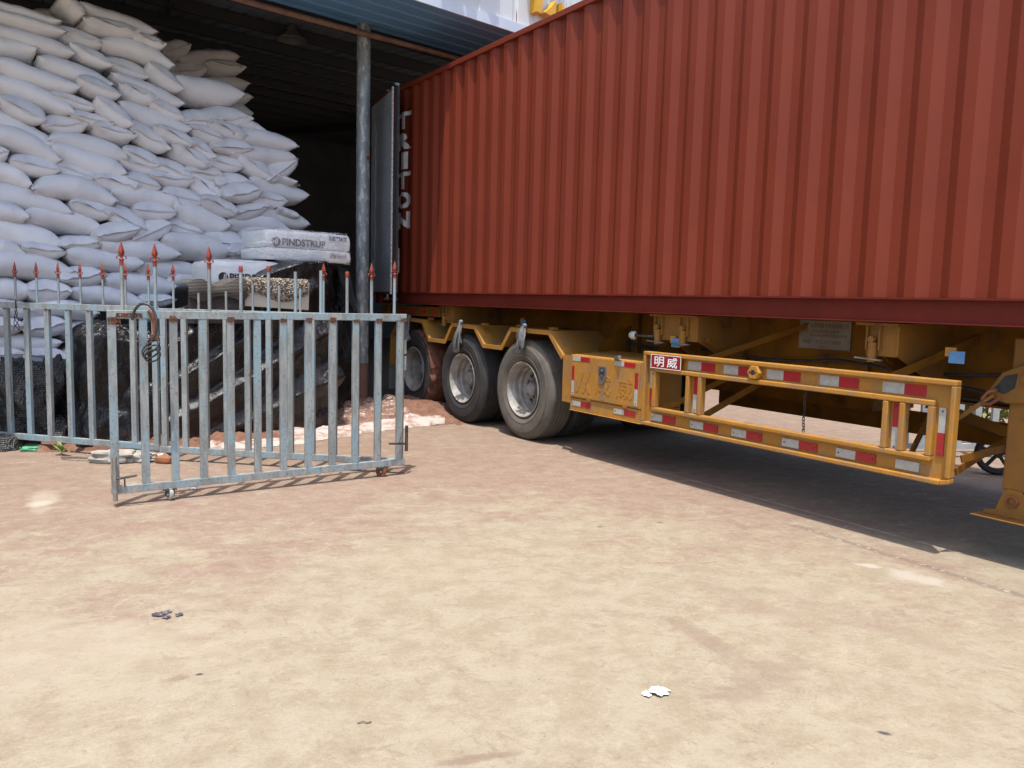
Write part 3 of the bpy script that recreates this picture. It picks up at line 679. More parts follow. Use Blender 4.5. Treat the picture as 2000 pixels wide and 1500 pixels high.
mb = MB(); mb.box(4.385, 4.415, -.006, .001, .825, .845); mb.lathe([(0, 0), (.016, 0), (.016, .012)], (4.40, -.009, .875), (0, 1, 0), 10); mb.build('key_cylinder', 'steel', lt)
mb = MB(); mb.bar((4.56, .02, 1.005), (4.66, -.01, 1.02), .03, .03); mb.build('hasp', 'steel', lid, bevel=.005)
mb = MB(); mb.box(4.385, 4.43, .0105, .0116, .60, .742); mb.build('dust_streak', 'plate', lid)
for uu in (4.20, 4.72):
    mb = MB(); mb.box(uu - .03, uu + .03, .008, .0235, .557, .583); mb.build('hinge', 'amber_dusty', tb, bevel=.004)
def refl(parent, u0, um, u1, z0, z1, v, vert=False, swap=False, rivet=True, h=.003):
    a = MB(); b = MB()
    if not vert:
        a.box(u0, um, v - h, v, z0, z1); b.box(um, u1, v - h, v, z0, z1)
        ra, rb_ = ((u0 + .02, (z0 + z1) / 2), (u1 - .02, (z0 + z1) / 2))
    else:
        a.box(u0, u1, v - h, v, um, z1); b.box(u0, u1, v - h, v, z0, um)
        ra, rb_ = (((u0 + u1) / 2, z1 - .02), ((u0 + u1) / 2, z0 + .02))
    ca, cb = ('refl_red', 'refl_white') if swap else ('refl_white', 'refl_red')
    oa = a.build('reflector', ca, parent); ob = b.build('reflector', cb, parent)
    if rivet:
        for o_, q in ((oa, ra), (ob, rb_)):
            m = MB(); m.lathe([(0, v - h - .003), (.006, v - h - .002), (.007, v - h)], (q[0], 0, q[1]), (0, 1, 0), 8); m.build('rivet', 'dark_steel', o_)
for t in ((3.945, 4.065, 4.205, .952, .985), (4.565, 4.695, 4.845, .952, .985)): refl(lid, *t[:3], t[3] - .015, t[4] - .005, .0118, rivet=False, h=.002)
for t in ((3.935, 4.075, 4.228), (4.565, 4.706, 4.855)): refl(tb, *t, .495, .545, .0238)
refl(lid, 3.936, .743, 3.972, .60, .885, .0118, True, True); refl(lid, 4.845, .748, 4.885, .60, .895, .0118, True, True)
# side guard
GV = .045
mb = MB()
def plate(u0, u1, z0, z1): mb.box(u0, u1, GV, GV + .012, z0, z1)
plate(4.955, 7.655, .945, 1.08); plate(4.955, 7.655, .465, .595); plate(4.955, 5.105, .5952, .9448); plate(5.47, 5.63, .5952, .9448); plate(7.205, 7.345, .5952, .9448); plate(7.50, 7.655, .5952, .9448)
sg = mb.build('side_guard', 'amber', tr)
mb = MB()
def lip(u0, u1, z0, z1): mb.box(u0, u1, 0.0, GV + .016, z0, z1)
lip(4.95, 7.66, 1.062, 1.095); lip(4.95, 7.60, .450, .482); lip(4.95, 4.982, .4822, 1.0618); lip(7.628, 7.66, .5, 1.0618)
mb.hexa([(7.60, 0, .450), (7.66, 0, .468), (7.66, GV + .016, .468), (7.60, GV + .016, .450), (7.60, 0, .482), (7.66, 0, .4998), (7.66, GV + .016, .4998), (7.60, GV + .016, .482)])
lip(5.072, 7.532, .927, .962); lip(5.072, 7.532, .586, .618)
for (u0, u1) in ((5.105, 5.47), (5.63, 7.205), (7.345, 7.50)):
    lip(u0 - .033, u0 + .006, .6182, .9268); lip(u1 - .006, u1 + .033, .6182, .9268)
mb.build('flange', 'amber', sg, bevel=.007)
for t in ((5.447, 5.591, 5.739), (5.829, 5.973, 6.125), (6.245, 6.393, 6.54), (6.698, 6.848, 6.997), (7.166, 7.314, 7.457)): refl(sg, *t, .975, 1.045, GV - .001, rivet=False, h=.002)
for t in ((5.039, 5.180, 5.329), (5.507, 5.650, 5.800), (5.945, 6.089, 6.235), (6.419, 6.563, 6.714), (6.864, 7.011, 7.157)): refl(sg, *t, .498, .558, GV - .001, h=.008)
mb = MB(); mb.box(7.295, 7.45, GV - .009, GV - .001, .498, .558); mb.build('reflector', 'refl_white', sg)
refl(sg, 5.015, .777, 5.055, .625, .925, GV - .001, True, h=.008)
refl(sg, 5.525, .778, 5.565, .628, .925, GV - .001, True, True, h=.008); refl(sg, 7.255, .760, 7.295, .612, .918, GV - .001, True, True, h=.008); refl(sg, 7.55, .767, 7.592, .625, .920, GV - .001, True, h=.008)
mb = MB(); mb.box(5.06, 5.416, -.010, -.001, .960, 1.078); sp = mb.build('name_plate', 'sign_red', sg)
mb = MB(); fr = (5.06, 5.416, .960, 1.078)
mb.box(5.06, 5.416, -.0115, -.0102, 1.073, 1.078); mb.box(5.06, 5.416, -.0115, -.0102, .960, .965); mb.box(5.06, 5.065, -.0115, -.0102, .9652, 1.0728); mb.box(5.411, 5.416, -.0115, -.0102, .9652, 1.0728)
put_text(mb, '\u660e', lambda a, b: (5.105 + .115 * a, -.0115, .975 + .088 * b), .012); put_text(mb, '\u5a01', lambda a, b: (5.255 + .12 * a, -.0115, .975 + .088 * b), .012)
mb.build('lettering', 'white_paint', sp)
mb = MB(); mb.lathe([(.022, -.022), (.052, -.022), (.055, -.015), (.055, GV)], (6.166, 0, 1.015), (0, 1, 0), 6); nb_ = mb.build('hex_boss', 'amber', sg, 30)
mb = MB(); mb.lathe([(0, -.019), (.021, -.019)], (6.166, 0, 1.015), (0, 1, 0), 8); mb.bar((6.13, -.0225, 1.015), (6.20, -.0225, 1.015), .012, .002, (0, 1, 0)); mb.build('slot', 'rubber', nb_)
# far side guard
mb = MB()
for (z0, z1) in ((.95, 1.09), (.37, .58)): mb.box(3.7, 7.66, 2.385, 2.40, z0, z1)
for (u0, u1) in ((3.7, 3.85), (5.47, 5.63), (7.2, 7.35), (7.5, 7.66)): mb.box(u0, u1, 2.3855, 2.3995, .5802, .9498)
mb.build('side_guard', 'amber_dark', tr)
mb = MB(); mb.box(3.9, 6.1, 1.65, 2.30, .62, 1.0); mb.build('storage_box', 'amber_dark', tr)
# struts behind the guard
for p, q, w_ in (((5.46, .08, 1.02), (6.07, .735, 1.365), .045), ((5.57, .12, 1.22), (5.62, .72, .93), .04), ((5.15, .08, .60), (5.62, .735, 1.04), .045), ((5.60, .08, .60), (5.76, .72, .93), .05), ((7.20, .08, 1.07), (7.40, .735, 1.33), .055), ((6.95, .28, 1.20), (7.02, .735, 1.0), .06),
                 ((7.36, .08, .58), (7.24, .60, .93), .06), ((7.66, .07, .54), (7.70, .62, .72), .045), ((7.68, .08, .62), (7.98, .62, .78), .045), ((7.20, .55, .88), (7.75, 1.7, .46), .07)):
    mb = MB(); mb.bar(p, q, .012 if w_ < .07 else .05, w_); mb.build('strut', 'amber_dark', tr)
# landing leg, lever, tank, lamps
mb = MB(); mb.box(7.82, 7.99, .30, .45, .44, 1.36); lg = mb.build('landing_leg', 'amber_dusty', tr, bevel=.012)
mb = MB()
poly = [(7.73, .278), (8.09, .278), (8.09, .30), (8.02, .315), (7.96, .41), (7.94, .45), (7.86, .45), (7.83, .41), (7.80, .315), (7.73, .30)]
mb.prism(poly, lambda a, b, c: (a, c, b), .29, .302); mb.prism(poly, lambda a, b, c: (a, c, b), .448, .46); mb.box(7.70, 8.12, .20, .55, .270, .2775)
ft = mb.build('foot', 'amber_dusty', lg, bevel=.003)
mb = MB(); mb.lathe([(.024, .275), (.036, .275), (.036, .475), (.024, .475), (.024, .30)], (7.895, 0, .385), (0, 1, 0), 18); mb.build('foot_pin', 'rust', ft, 40)
mb = MB()
gp = [(7.70, 1.02), (7.78, 1.15), (7.90, 1.21), (8.02, 1.19), (8.06, 1.05), (7.98, .985), (7.82, .965), (7.73, .985)]
mb.prism(gp, lambda a, b, c: (a, c, b), .27, .299); gb = mb.build('gearbox', 'amber_dusty', lg, bevel=.01)
mb = MB(); mb.prism([(7.74, 1.04), (7.80, 1.13), (7.87, 1.15), (7.86, 1.06), (7.80, 1.02)], lambda a, b, c: (a, c, b), .2665, .2695); mb.build('grease_patch', 'rubber', gb)
mb = MB(); mb.lathe([(0, .245), (.03, .245), (.034, .255), (.034, .27)], (7.93, 0, 1.12), (0, 1, 0), 14); mb.build('shaft_end', 'amber_dusty', gb, 40)
mb = MB(); mb.tube([(7.76, .24, 1.01), (7.64, .20, .90), (7.50, .15, .76), (7.44, .12, .70)], [.013, .016, .016, .016], 10); cr = mb.build('crank_handle', 'amber_dusty', lg, 40)
mb = MB(); mb.tube([(7.78, .235, 1.045), (7.735, .225, 1.03), (7.705, .215, .985), (7.715, .21, .955), (7.75, .215, .955), (7.80, .235, 1.0)], .010, 8); mb.build('crank_fork', 'rust', cr, 40)
mb = MB(); mb.box(7.80, 8.02, 1.95, 2.10, .44, 1.36); mb.box(7.70, 8.12, 1.85, 2.20, .27, .2775); mb.hexa([(7.76, 1.96, .278), (8.06, 1.96, .278), (8.06, 2.09, .278), (7.76, 2.09, .278), (7.86, 1.96, .4395), (7.96, 1.96, .4395), (7.96, 2.09, .4395), (7.86, 2.09, .4395)]); mb.build('landing_leg', 'amber_dusty', tr)
mb = MB(); mb.lathe([(0, 7.62), (.20, 7.63), (.24, 7.66), (.25, 7.70), (.25, 8.95), (.24, 9.0), (0, 9.05)], (0, .98, 1.08), (1, 0, 0), 28); mb.build('air_tank', 'amber_dark', tr, 40)
mb = MB(); mb.tube([(4.755, .085, 1.222), (4.90, .10, 1.222), (4.96, .14, 1.225)], .010, 8); ml = mb.build('marker_lamp', 'dark_steel', tr)
mb = MB(); mb.lathe([(0, -.055), (.028, -.05), (.038, -.03), (.038, .0), (.02, .02)], (4.735, .085, 1.222), (1, 0, 0), 16); mb.build('lens', 'refl_white', ml, 40)
for (uc, vc, zc) in ((5.25, .095, 1.185), (7.60, .095, 1.232), (2.66, .30, 1.255)):
    mb = MB(); mb.box(uc - .075, uc - .01, vc - .002, vc + .01, zc - .0, zc + .055); k = mb.build('side_lamp', 'amber', tr)
    mb = MB(); mb.box(uc - .045, uc + .05, vc - .018, vc - .0025, zc - .04, zc + .035); mb.build('lens', 'blue_plate', k, bevel=.005)
mb = MB(); mb.box(5.995, 6.46, .725, .7385, 1.185, 1.407); pl = mb.build('maker_plate', 'plate', tr)
mb = MB()
for dx in (0, .03): mb.prism([(6.02 + dx, 1.345), (6.03 + dx, 1.345), (6.055 + dx, 1.39), (6.045 + dx, 1.39)], lambda a, b, c: (a, c, b), .7225, .7245)
for tx, u0, u1, z0, z1 in (('\u4e1c\u839e\u660e\u5a01\u4e13\u7528\u8f66\u6709\u9650\u516c\u53f8', 6.10, 6.44, 1.350, 1.388), ('\u5730\u5740', 6.02, 6.08, 1.312, 1.335), ('\u5730\u5740\u7535\u8bdd\u7535\u8bdd\u7535\u8bdd', 6.11, 6.36, 1.312, 1.335), ('\u7535\u8bdd\u7535\u8bdd\u7535\u8bdd\u7535\u8bdd\u5730\u5740', 6.10, 6.43, 1.280, 1.303), ('\u673a\u68b0\u5382\u5e02\u5de5\u4e1a\u533a\u7ef4\u4fee', 6.03, 6.38, 1.225, 1.255), ('\u7ef4\u4fee\u5382', 6.18, 6.28, 1.195, 1.212)):
    put_text(mb, tx, lambda a, b: (u0 + (u1 - u0) * a, .7240, z0 + (z1 - z0) * b))
mb.build('lettering', 'plate_ink', pl)
# air hoses and brake chambers under the frame
for k, (v_, z_, sg_) in enumerate(((.68, 1.12, .05), (.66, 1.02, .08), (.70, .96, .04))):
    mb = MB(); mb.tube([(3.9 + i * .25, v_ + .012 * math.sin(i * 1.7 + k), z_ - sg_ * abs(math.sin(i * .62 + k))) for i in range(17)], .013, 6); mb.build('air_hose', 'rubber', tr, 60)
for uu in WU:
    mb = MB(); mb.lathe([(0, 0), (.07, .005), (.078, .03), (.078, .12), (.06, .17), (0, .175)], (uu + .16, .95, .62), (1, 0, .2), 18); mb.build('brake_chamber', 'dark_steel', tr, 40)
# chain of links hanging behind the guard
mb = MB()
for i in range(16):
    zc = .93 - i * .023
    pts = []
    for k in range(9):
        a = 2 * PI * k / 8; dx, dz = .010 * math.cos(a), .016 * math.sin(a)
        pts.append((6.40 + (dx if i % 2 else 0) + .003 * math.sin(i), .30 + (0 if i % 2 else dx), zc + dz))
    mb.tube(pts, .0032, 5, False)
mb.build('chain', 'dark_steel', tr, 60)
# grey rubber strips hung on the fenders
def strip(path, wdt, m):
    m.grid(lambda a, b: path(a, b), 4, 24)
for (uu, zt_, zl, lab, seed) in ((.30, 1.235, .34, 'dark rubber strip knotted on the fender above the rearmost wheel', 1), (1.70, 1.215, .42, 'grey rubber strip tied over the fender above the middle wheel', 2), (3.06, 1.222, .30, 'grey torn rubber strip tied over the fender above the front wheel', 3)):
    m = MB(); r2 = random.Random(seed)
    for k in range(5):
        ph = r2.uniform(0, 6); du = r2.uniform(-.10, .07); ln = zl * r2.uniform(.6, 1.0); wd = r2.uniform(.03, .055); vz = -.012 * k
        def pth(a, b, ph=ph, du=du, ln=ln, wd=wd, vz=vz):
            s_ = wd * (.35 + .65 * min(1, b * 2.2)) * (1 - .5 * max(0, b - .75) * 4 * .6)
            return (uu + du * b ** 1.3 + (a - .5) * s_ * 1.6, .035 - .03 * math.sin(b * 2.6) + vz * b + .022 * math.sin(3 * a + ph + 3 * b) , zt_ + .02 - ln * b ** 1.05)
        strip(pth, .05, m)
    m.lathe([(0, -.03), (.02, -.02), (.024, 0), (.02, .02), (0, .03)], (uu, .035, zt_ + .02), (1, 0, 0), 10)
    o = m.build('rubber_strip', 'rag', None, 60, solid=.005); o.location = O; o.rotation_euler = (0, 0, YAW)
    tag(o, lab, 'rubber strip', 'rubber strips on the fenders')

# ================================================================== FENCE AND GATE
def spear(parent, x, zb, zt_, head=1, r=.011, big=1.0):
    m = MB(); hh = .155 * big
    top = zt_ - (hh if head == 1 else (.035 if head == 2 else 0))
    m.tube([(x, 0, zb), (x, 0, top)], r, 10); rod = m.build('spear_rod', 'gate', parent, 40)
    if head == 1:
        m = MB(); z = top; b = big
        m.lathe([(.0135 * b, -.01), (.0135 * b, .025 * b), (.017 * b, .027 * b), (.017 * b, .033 * b), (.009 * b, .04 * b), (.008 * b, .058 * b)], (x, 0, z), (0, 0, 1), 12)
        prof = [(0.0, .0), (.35, .04), (.85, .16), (1.0, .26), (.86, .42), (.5, .68), (.2, .88), (.0, 1.0)]
        vs = []; fs = []; z0 = z + .050 * b; hb = hh - .050 * b; wb = .0215 * b
        m.lathe([(wb * a * .999 + .0001, z0 + hb * h) for a, h in prof], (x, 0, 0), (0, 0, 1), 4)
        for sgn_ in (-1, 1):
            m.tube([(x + sgn_ * .008 * b, 0, z + .052 * b), (x + sgn_ * .020 * b, 0, z + .057 * b), (x + sgn_ * .029 * b, 0, z + .050 * b), (x + sgn_ * .031 * b, 0, z + .040 * b), (x + sgn_ * .025 * b, 0, z + .036 * b)], .0045 * b, 6)
        m.build('spear_head', 'head_red', rod, 30)
    elif head == 2:
        m = MB(); m.lathe([(0, .045), (.0125, .045), (.0155, .04), (.0155, .015), (.0145, .0)], (x, 0, top - .01), (0, 0, 1), 12); m.build('cap', 'head_red', rod, 40)
    return rod
def panel(root, L, bars, zt_, zb, bw=.054, x0=0.0):
    m = MB(); m.box(x0, L, -.02, .02, zt_ - .056, zt_); m.build('top_rail', 'gate', root, bevel=.003)
    m = MB(); m.box(x0, L, -.02, .02, zb, zb + .055); m.build('bottom_rail', 'gate', root, bevel=.003)
    for b in bars:
        m = MB(); m.box(b - bw / 2, b + bw / 2, -.0175, .0175, zb + .0552, zt_ - .0562); m.build('bar', 'gate', root, bevel=.003)
def caster(root, x, zb, mat_, ang=0.0):
    m = MB(); m.box(x - .045, x + .045, -.03, .03, zb - .010, zb - .0005); m.box(x - .03, x + .03, -.020, -.014, zb - .055, zb - .0102); m.box(x - .03, x + .03, .014, .020, zb - .055, zb - .0102)
    k = m.build('caster', 'dark_steel', root)
    m = MB(); a = (math.sin(ang), math.cos(ang), 0); r = (zb - .010) * .5 + .008
    m.lathe([(0, -.013), (r * .9, -.013), (r, -.009), (r, .009), (r * .9, .013), (0, .013)], (x, 0, r + .001), a, 20); m.build('caster_wheel', mat_, k, 40)
    m = MB(); m.tube([(x - .02 * a[0], -.026, r), (x, .026, r)], .008, 8); m.build('axle_bolt', 'steel', k)
G0 = Vector((-2.761, 5.517, 0)); G1 = Vector((-.911, 6.778, 0)); LA = (G1 - G0).length
A1 = math.atan2(G1.y - G0.y, G1.x - G0.x)
leaf = thing('gate_leaf', 'worn blue grey metal gate leaf swung forward on casters, nearest the camera', 'gate', G0, A1, 'spear topped metal gate panels')
step = (LA - .054) / 11
panel(leaf, LA + .005, [.005 + step * i + .0 for i in range(12)], 1.368, .085, .052, -.022)
for x, z, h in ((.077, 1.84, 1), (.289, 1.84, 1), (.655, 1.84, 1), (.881, 1.708, 2), (1.087, 1.716, 2), (1.296, 1.682, 0), (1.50, 1.70, 0), (1.719, 1.70, 2), (1.931, 1.783, 1), (2.137, 1.81, 1)):
    spear(leaf, x, 1.3682, z, h, .0125, 1.0 if x < 1 else .92)
caster(leaf, .36, .085, 'refl_white', 1.35); caster(leaf, 2.03, .085, 'rust', .8)
m = MB(); m.tube([(-.004, -.045, .045), (-.004, -.045, .36)], .016, 12); m.box(-.022, .014, -.031, -.0205, .20, .23); db = m.build('drop_bolt', 'steel', leaf, 40)
m = MB(); m.tube([(.004, -.06, .205), (.04, -.068, .208), (.13, -.085, .222)], .0085, 8); m.build('bolt_handle', 'dark_steel', db, 40)
m = MB(); m.tube([(.060, -.028, .19), (.060, -.028, .14)], .006, 6); m.build('bolt_stop', 'dark_steel', db, 40)
m = MB(); m.box(LA - .01, LA + .028, .022, .045, .55 + .48, .55 + .60); m.box(LA - .01, LA + .028, .022, .045, .55 + .34, .55 + .46); m.build('hinge', 'gate', leaf, bevel=.004)
m = MB(); m.tube([(LA + .022, -.006, .20), (LA + .022, -.006, .42)], .014, 10); m.tube([(LA + .0, -.03, .27), (LA - .16, -.05, .285)], .009, 8); m.tube([(LA - .02, -.03, .40), (LA - .05, -.045, .33), (LA - .07, -.05, .28)], .003, 6); m.build('side_bolt', 'dark_steel', leaf, 40)
# rust scabs on welds
m = MB()
for i in range(11):
    x = .005 + step * i; 
    if i % 2 == 0 or i > 6: m.box(x - .025, x + .027, -.0212, -.0203, 1.290, 1.322 + .006 * (i % 3))
m.box(.03, .20, -.0212, -.0203, 1.318, 1.350); m.box(-.021, .06, -.0213, -.0204, 1.27, 1.312); m.box(LA - .05, LA + .004, -.0212, -.0203, 1.30, 1.335)
m.build('rust_scab', 'rust_scab', leaf)
m = MB(); m.tube([(.235, -.03, 1.37), (.255, -.034, 1.345), (.268, -.034, 1.29), (.272, -.032, 1.21)], .012, 8); m.box(.250, .294, -.045, -.02, 1.165, 1.205); m.build('hasp', 'rust', leaf, 40, label='rusty orange hasp hook')

G2 = Vector((-2.634, 7.018, 0)); A2 = math.atan2(G2.y - G1.y, G2.x - G1.x)
leaf2 = thing('gate_leaf', 'grey metal gate leaf standing behind the nearest leaf and joined at its right post', 'gate', G1 + Vector((0.0, .015, 0)), A2, 'spear topped metal gate panels')
panel(leaf2, 2.245, [.035 + i * .1965 for i in range(12)], 1.358, .075, .05, .035)
for x, z, h in ((2.096, 1.752, 1), (1.86, 1.50, 0), (1.605, 1.52, 0), (1.36, 1.60, 0), (1.108, 1.40, 0) if False else (1.12, 1.58, 0), (.93, 1.56, 0), (.722, 1.785, 1)):
    spear(leaf2, x, 1.3582, z, h, .0105, .9)
caster(leaf2, 2.13 - .0, .075, 'rust', .5)
G3 = Vector((-3.155, 7.105, 0)); G4 = Vector((-4.82, 7.52, 0)); A3 = math.atan2(G4.y - G3.y, G4.x - G3.x)
pan = thing('fence_panel', 'pale green grey metal fence panel with small red spearheads, far left', 'fence', G3, A3, 'spear topped metal gate panels')
panel(pan, 2.3, [.01 + i * .2285 for i in range(10)], 1.372, .088, .052, -.018)
for i in range(9): spear(pan, .068 + i * .2385, 1.3722, 1.752, 1, .0105, .9)
m = MB()
for i in range(8): m.box(.01 + i * .2285 - .018, .01 + i * .2285 + .014, .0203, .0212, 1.306, 1.320)
m.box(-.017, .02, .0203, .0212, 1.316, 1.37); m.build('rust_scab', 'rust_scab', pan)
# wires on the gate
m = MB(); pts = []
P0 = G0 + Vector((math.cos(A1), math.sin(A1), 0)) * .17 + Vector((.02, -.05, 1.40))
for i in range(15):
    a = PI * .95 - i / 14 * PI * 1.25; pts.append(P0 + Vector((.055 + .085 * math.cos(a) , -.01, -.12 + .14 * math.sin(a))))
m.tube(pts, .010, 8)
for k in range(3):
    c = pts[-1] + Vector((-.012 + .010 * k, -.006 * k, -.05 - .028 * k)); lp_ = []
    for i in range(19):
        a = 2 * PI * i / 18; lp_.append(c + Vector((.060 * math.cos(a) * (1 - .12 * k), .02 * math.sin(a + k), .040 * math.sin(a) + .03 * math.cos(a) * (1 - k * .3))))
    m.tube(lp_, .0065, 6, False)
tag(m.build('wire_coil', 'wire', None, 60), 'coiled grey wire hanging from the rusty corner of the nearest gate leaf', 'wire')
m = MB(); b0 = G3 + Vector((math.cos(A3), math.sin(A3), 0)) * 1.48
for k in range(3):
    pts = [b0 + Vector((.0 + .03 * math.sin(i * .9 + k * 2) * (i / 10), -.03, 1.38 - .27 * i / 10 + .01 * k)) for i in range(11)]
    m.tube(pts, .0035, 5)
tag(m.build('black_string', 'rubber', None, 60), 'tangled black string hanging on the left fence panel', 'string')

# ================================================================== SACK HEAP
def sack_mesh(seed, L=.90, Wd=.55, T=.25, ruf=1.0, ex=4.0):
    r = random.Random(seed); ox = r.uniform(0, 50); me_v = []; me_f = []
    ns, nth = 26, 22; sag = r.uniform(-.02, .05); tw = r.uniform(-.12, .12)
    rows = []
    ss = [-1.0] + [math.sin((i / ns * 2 - 1) * PI / 2) for i in range(ns + 1)] + [1.0]
    for idx, s_ in enumerate(ss):
        lipr = idx == 0 or idx == len(ss) - 1; row = []
        gth = max(.004, (1 - abs(s_) ** ex)) ** .55; wd = Wd / 2 * (.92 + .08 * abs(s_) ** 4); x = s_ * L / 2
        if lipr: x += math.copysign(.022, s_); gth = .03
        for k in range(nth):
            th = 2 * PI * k / nth; cy = math.copysign(abs(math.cos(th)) ** .85, math.cos(th)); sz = math.copysign(abs(math.sin(th)) ** .85, math.sin(th))
            y = wd * cy; z = T / 2 * gth * sz
            xx = x - math.copysign(.022, s_) * abs(s_) ** 8 * (1 - abs(cy))
            if abs(s_) > .95:
                z += ruf * (.012 + (.014 if lipr else 0)) * math.sin(y * 38 + ox + 2 * math.sin(y * 17 + ox)) + .012 * ruf * math.sin(y * 11 + ox)
            p = Vector((xx, y, z)); q = p * 3.2 + Vector((ox, 0, 0))
            dn_ = noise.noise(q) * .026 + noise.noise(q * 2.7) * .009
            nrm = Vector((0, cy, sz))
            p += nrm * dn_ * gth
            wr = abs(s_) ** 3 * noise.noise(Vector((ox + x * 3, y * 16, z * 5))) * .018
            p += nrm * wr
            p.z -= sag * (s_ * s_ * 2 - .7); p.z += tw * s_ * p.y * .6
            row.append(p)
        rows.append(row)
    n = len(rows)
    for row in rows: me_v += row
    for i in range(n - 1):
        for k in range(nth):
            k2 = (k + 1) % nth; me_f.append((i * nth + k, i * nth + k2, (i + 1) * nth + k2, (i + 1) * nth + k))
    me_f.append(tuple(range(nth))[::-1]); me_f.append(tuple((n - 1) * nth + k for k in range(nth)))
    m = bpy.data.meshes.new('sack'); m.from_pydata([tuple(v) for v in me_v], [], me_f)
    m.polygons.foreach_set('use_smooth', [True] * len(m.polygons)); m.materials.append(MT['sack']); return m
SM = [sack_mesh(100 + i, ruf=(.4, .8, 1.1, .6, .9, .3, 1.2, .7)[i]) for i in range(8)]
SE = [sack_mesh(200 + i, ruf=(.5, .9, 1.2, .3, .8, .2, 1.1, .4)[i], ex=8.0) for i in range(8)]
CAMP = Vector((0, 0, 1.5))
def ray(x, y): return FW * 1570.42 + RT * (x - 1000) + UP * (750 - y)
LEAN = math.radians(6)
FNL = (FN * math.cos(LEAN) + Vector((0, 0, 1)) * math.sin(LEAN)).normalized()
def on_face(x, y, back=0.0):
    p0 = Vector((-4.885, 8.5, 0)) - FN * back; d_ = ray(x, y); return CAMP + d_ * ((p0 - CAMP).dot(FNL) / d_.dot(FNL))
SK = '''L -40 0 118 46 30|L -45 15 128 66 30|L -30 45 147 97 36|L -60 90 74 95 38|E 113 50 205 82 36|L 120 -14 165 30 36|L 155 8 308 60 38|E 162 38 270 60 34|E 258 68 322 85 30|L 200 66 342 121 40|E 138 82 220 126 34|L 75 108 220 160 44|E 212 105 297 138 36|L -20 118 156 172 42|E 150 150 230 190 34|L 219 144 360 200 38|E 290 122 353 178 36|L 345 160 480 186 50|L -25 148 146 212 44|E 100 175 190 205 30|E 186 192 252 250 38|E 0 185 88 230 44|E 83 232 170 238 38|E 140 212 220 240 30|L 232 203 374 253 44|E 230 172 305 196 36|E 298 188 360 226 32|E 353 225 432 230 38|E 398 218 490 224 42|L -30 212 116 285 50|L -40 240 122 308 50|E 182 246 262 275 32|L 97 256 252 300 44|E 256 235 331 287 40|E 300 245 380 276 32|E 372 242 438 270 32|E 405 236 480 258 36|L 455 262 578 280 38|L 466 240 525 252 26|E 412 276 487 280 28|L 450 296 577 302 38|E 336 278 412 318 38|E 375 268 420 305 34|E 405 300 476 318 38|E 246 280 315 312 34|E 302 310 377 345 38|L 100 287 248 336 50|E 237 302 328 330 40|E 22 312 117 332 42|E 108 316 188 345 38|E -40 300 18 297 38|E 185 345 272 355 42|E 365 325 437 335 34|E 468 298 531 345 42|E 520 345 580 312 36|E 423 342 490 345 34|S 374 340 442 375 44|E 252 337 315 362 34|E 296 340 376 357 32|L 490 352 607 380 44|L 540 345 578 358 18|L -40 318 66 350 44|L 66 350 228 385 52|L -46 365 143 402 50|E 433 374 505 370 38|E 322 362 398 388 38|L 215 370 352 394 44|E 493 385 560 397 38|E 392 385 466 408 38|E 455 415 523 400 34|E 137 397 221 415 38|E 210 398 288 440 40|L -50 408 56 415 44|L 46 410 204 440 48|E 264 405 344 418 38|L 338 400 450 442 54|L 445 428 567 440 42|L 505 412 608 437 36|L 540 405 583 420 20|L -50 430 126 480 54|E 114 465 202 470 34|E 185 460 268 446 38|E 257 460 333 436 40|E 325 432 402 458 40|E 400 460 476 464 36|E 473 460 535 450 38|L -40 478 53 488 38|E 42 482 126 502 34|L 316 472 452 490 48|E 443 480 510 490 38|L 195 478 350 494 48|L 127 495 280 512 46|L -50 508 144 530 50|L 263 515 405 530 44|E 118 540 205 537 38|L 205 543 345 556 46|L -40 560 68 565 46|E 55 562 138 568 42|L 136 567 287 592 44|E 272 580 345 585 34|L 330 545 430 552 40|L 400 515 520 520 40|L -50 600 62 606 38|L 58 600 190 612 36|E -45 636 45 638 38|E 44 640 132 634 40|L -40 670 122 672 40|E -60 702 47 698 38|E 45 700 132 694 38|L 120 640 240 645 40|E -60 732 38 732 38|L 35 735 150 735 40|L -70 768 60 766 38|L 120 690 250 690 40'''
BK = '''E 312 97 367 92 40|L 350 112 466 102 36|E 330 138 402 132 36|E 398 128 474 134 28|L 375 160 488 160 30|L 395 182 490 188 28|L 430 205 492 222 34|E 545 350 580 362 22|L 60 20 200 30 34|L 240 60 330 78 34'''
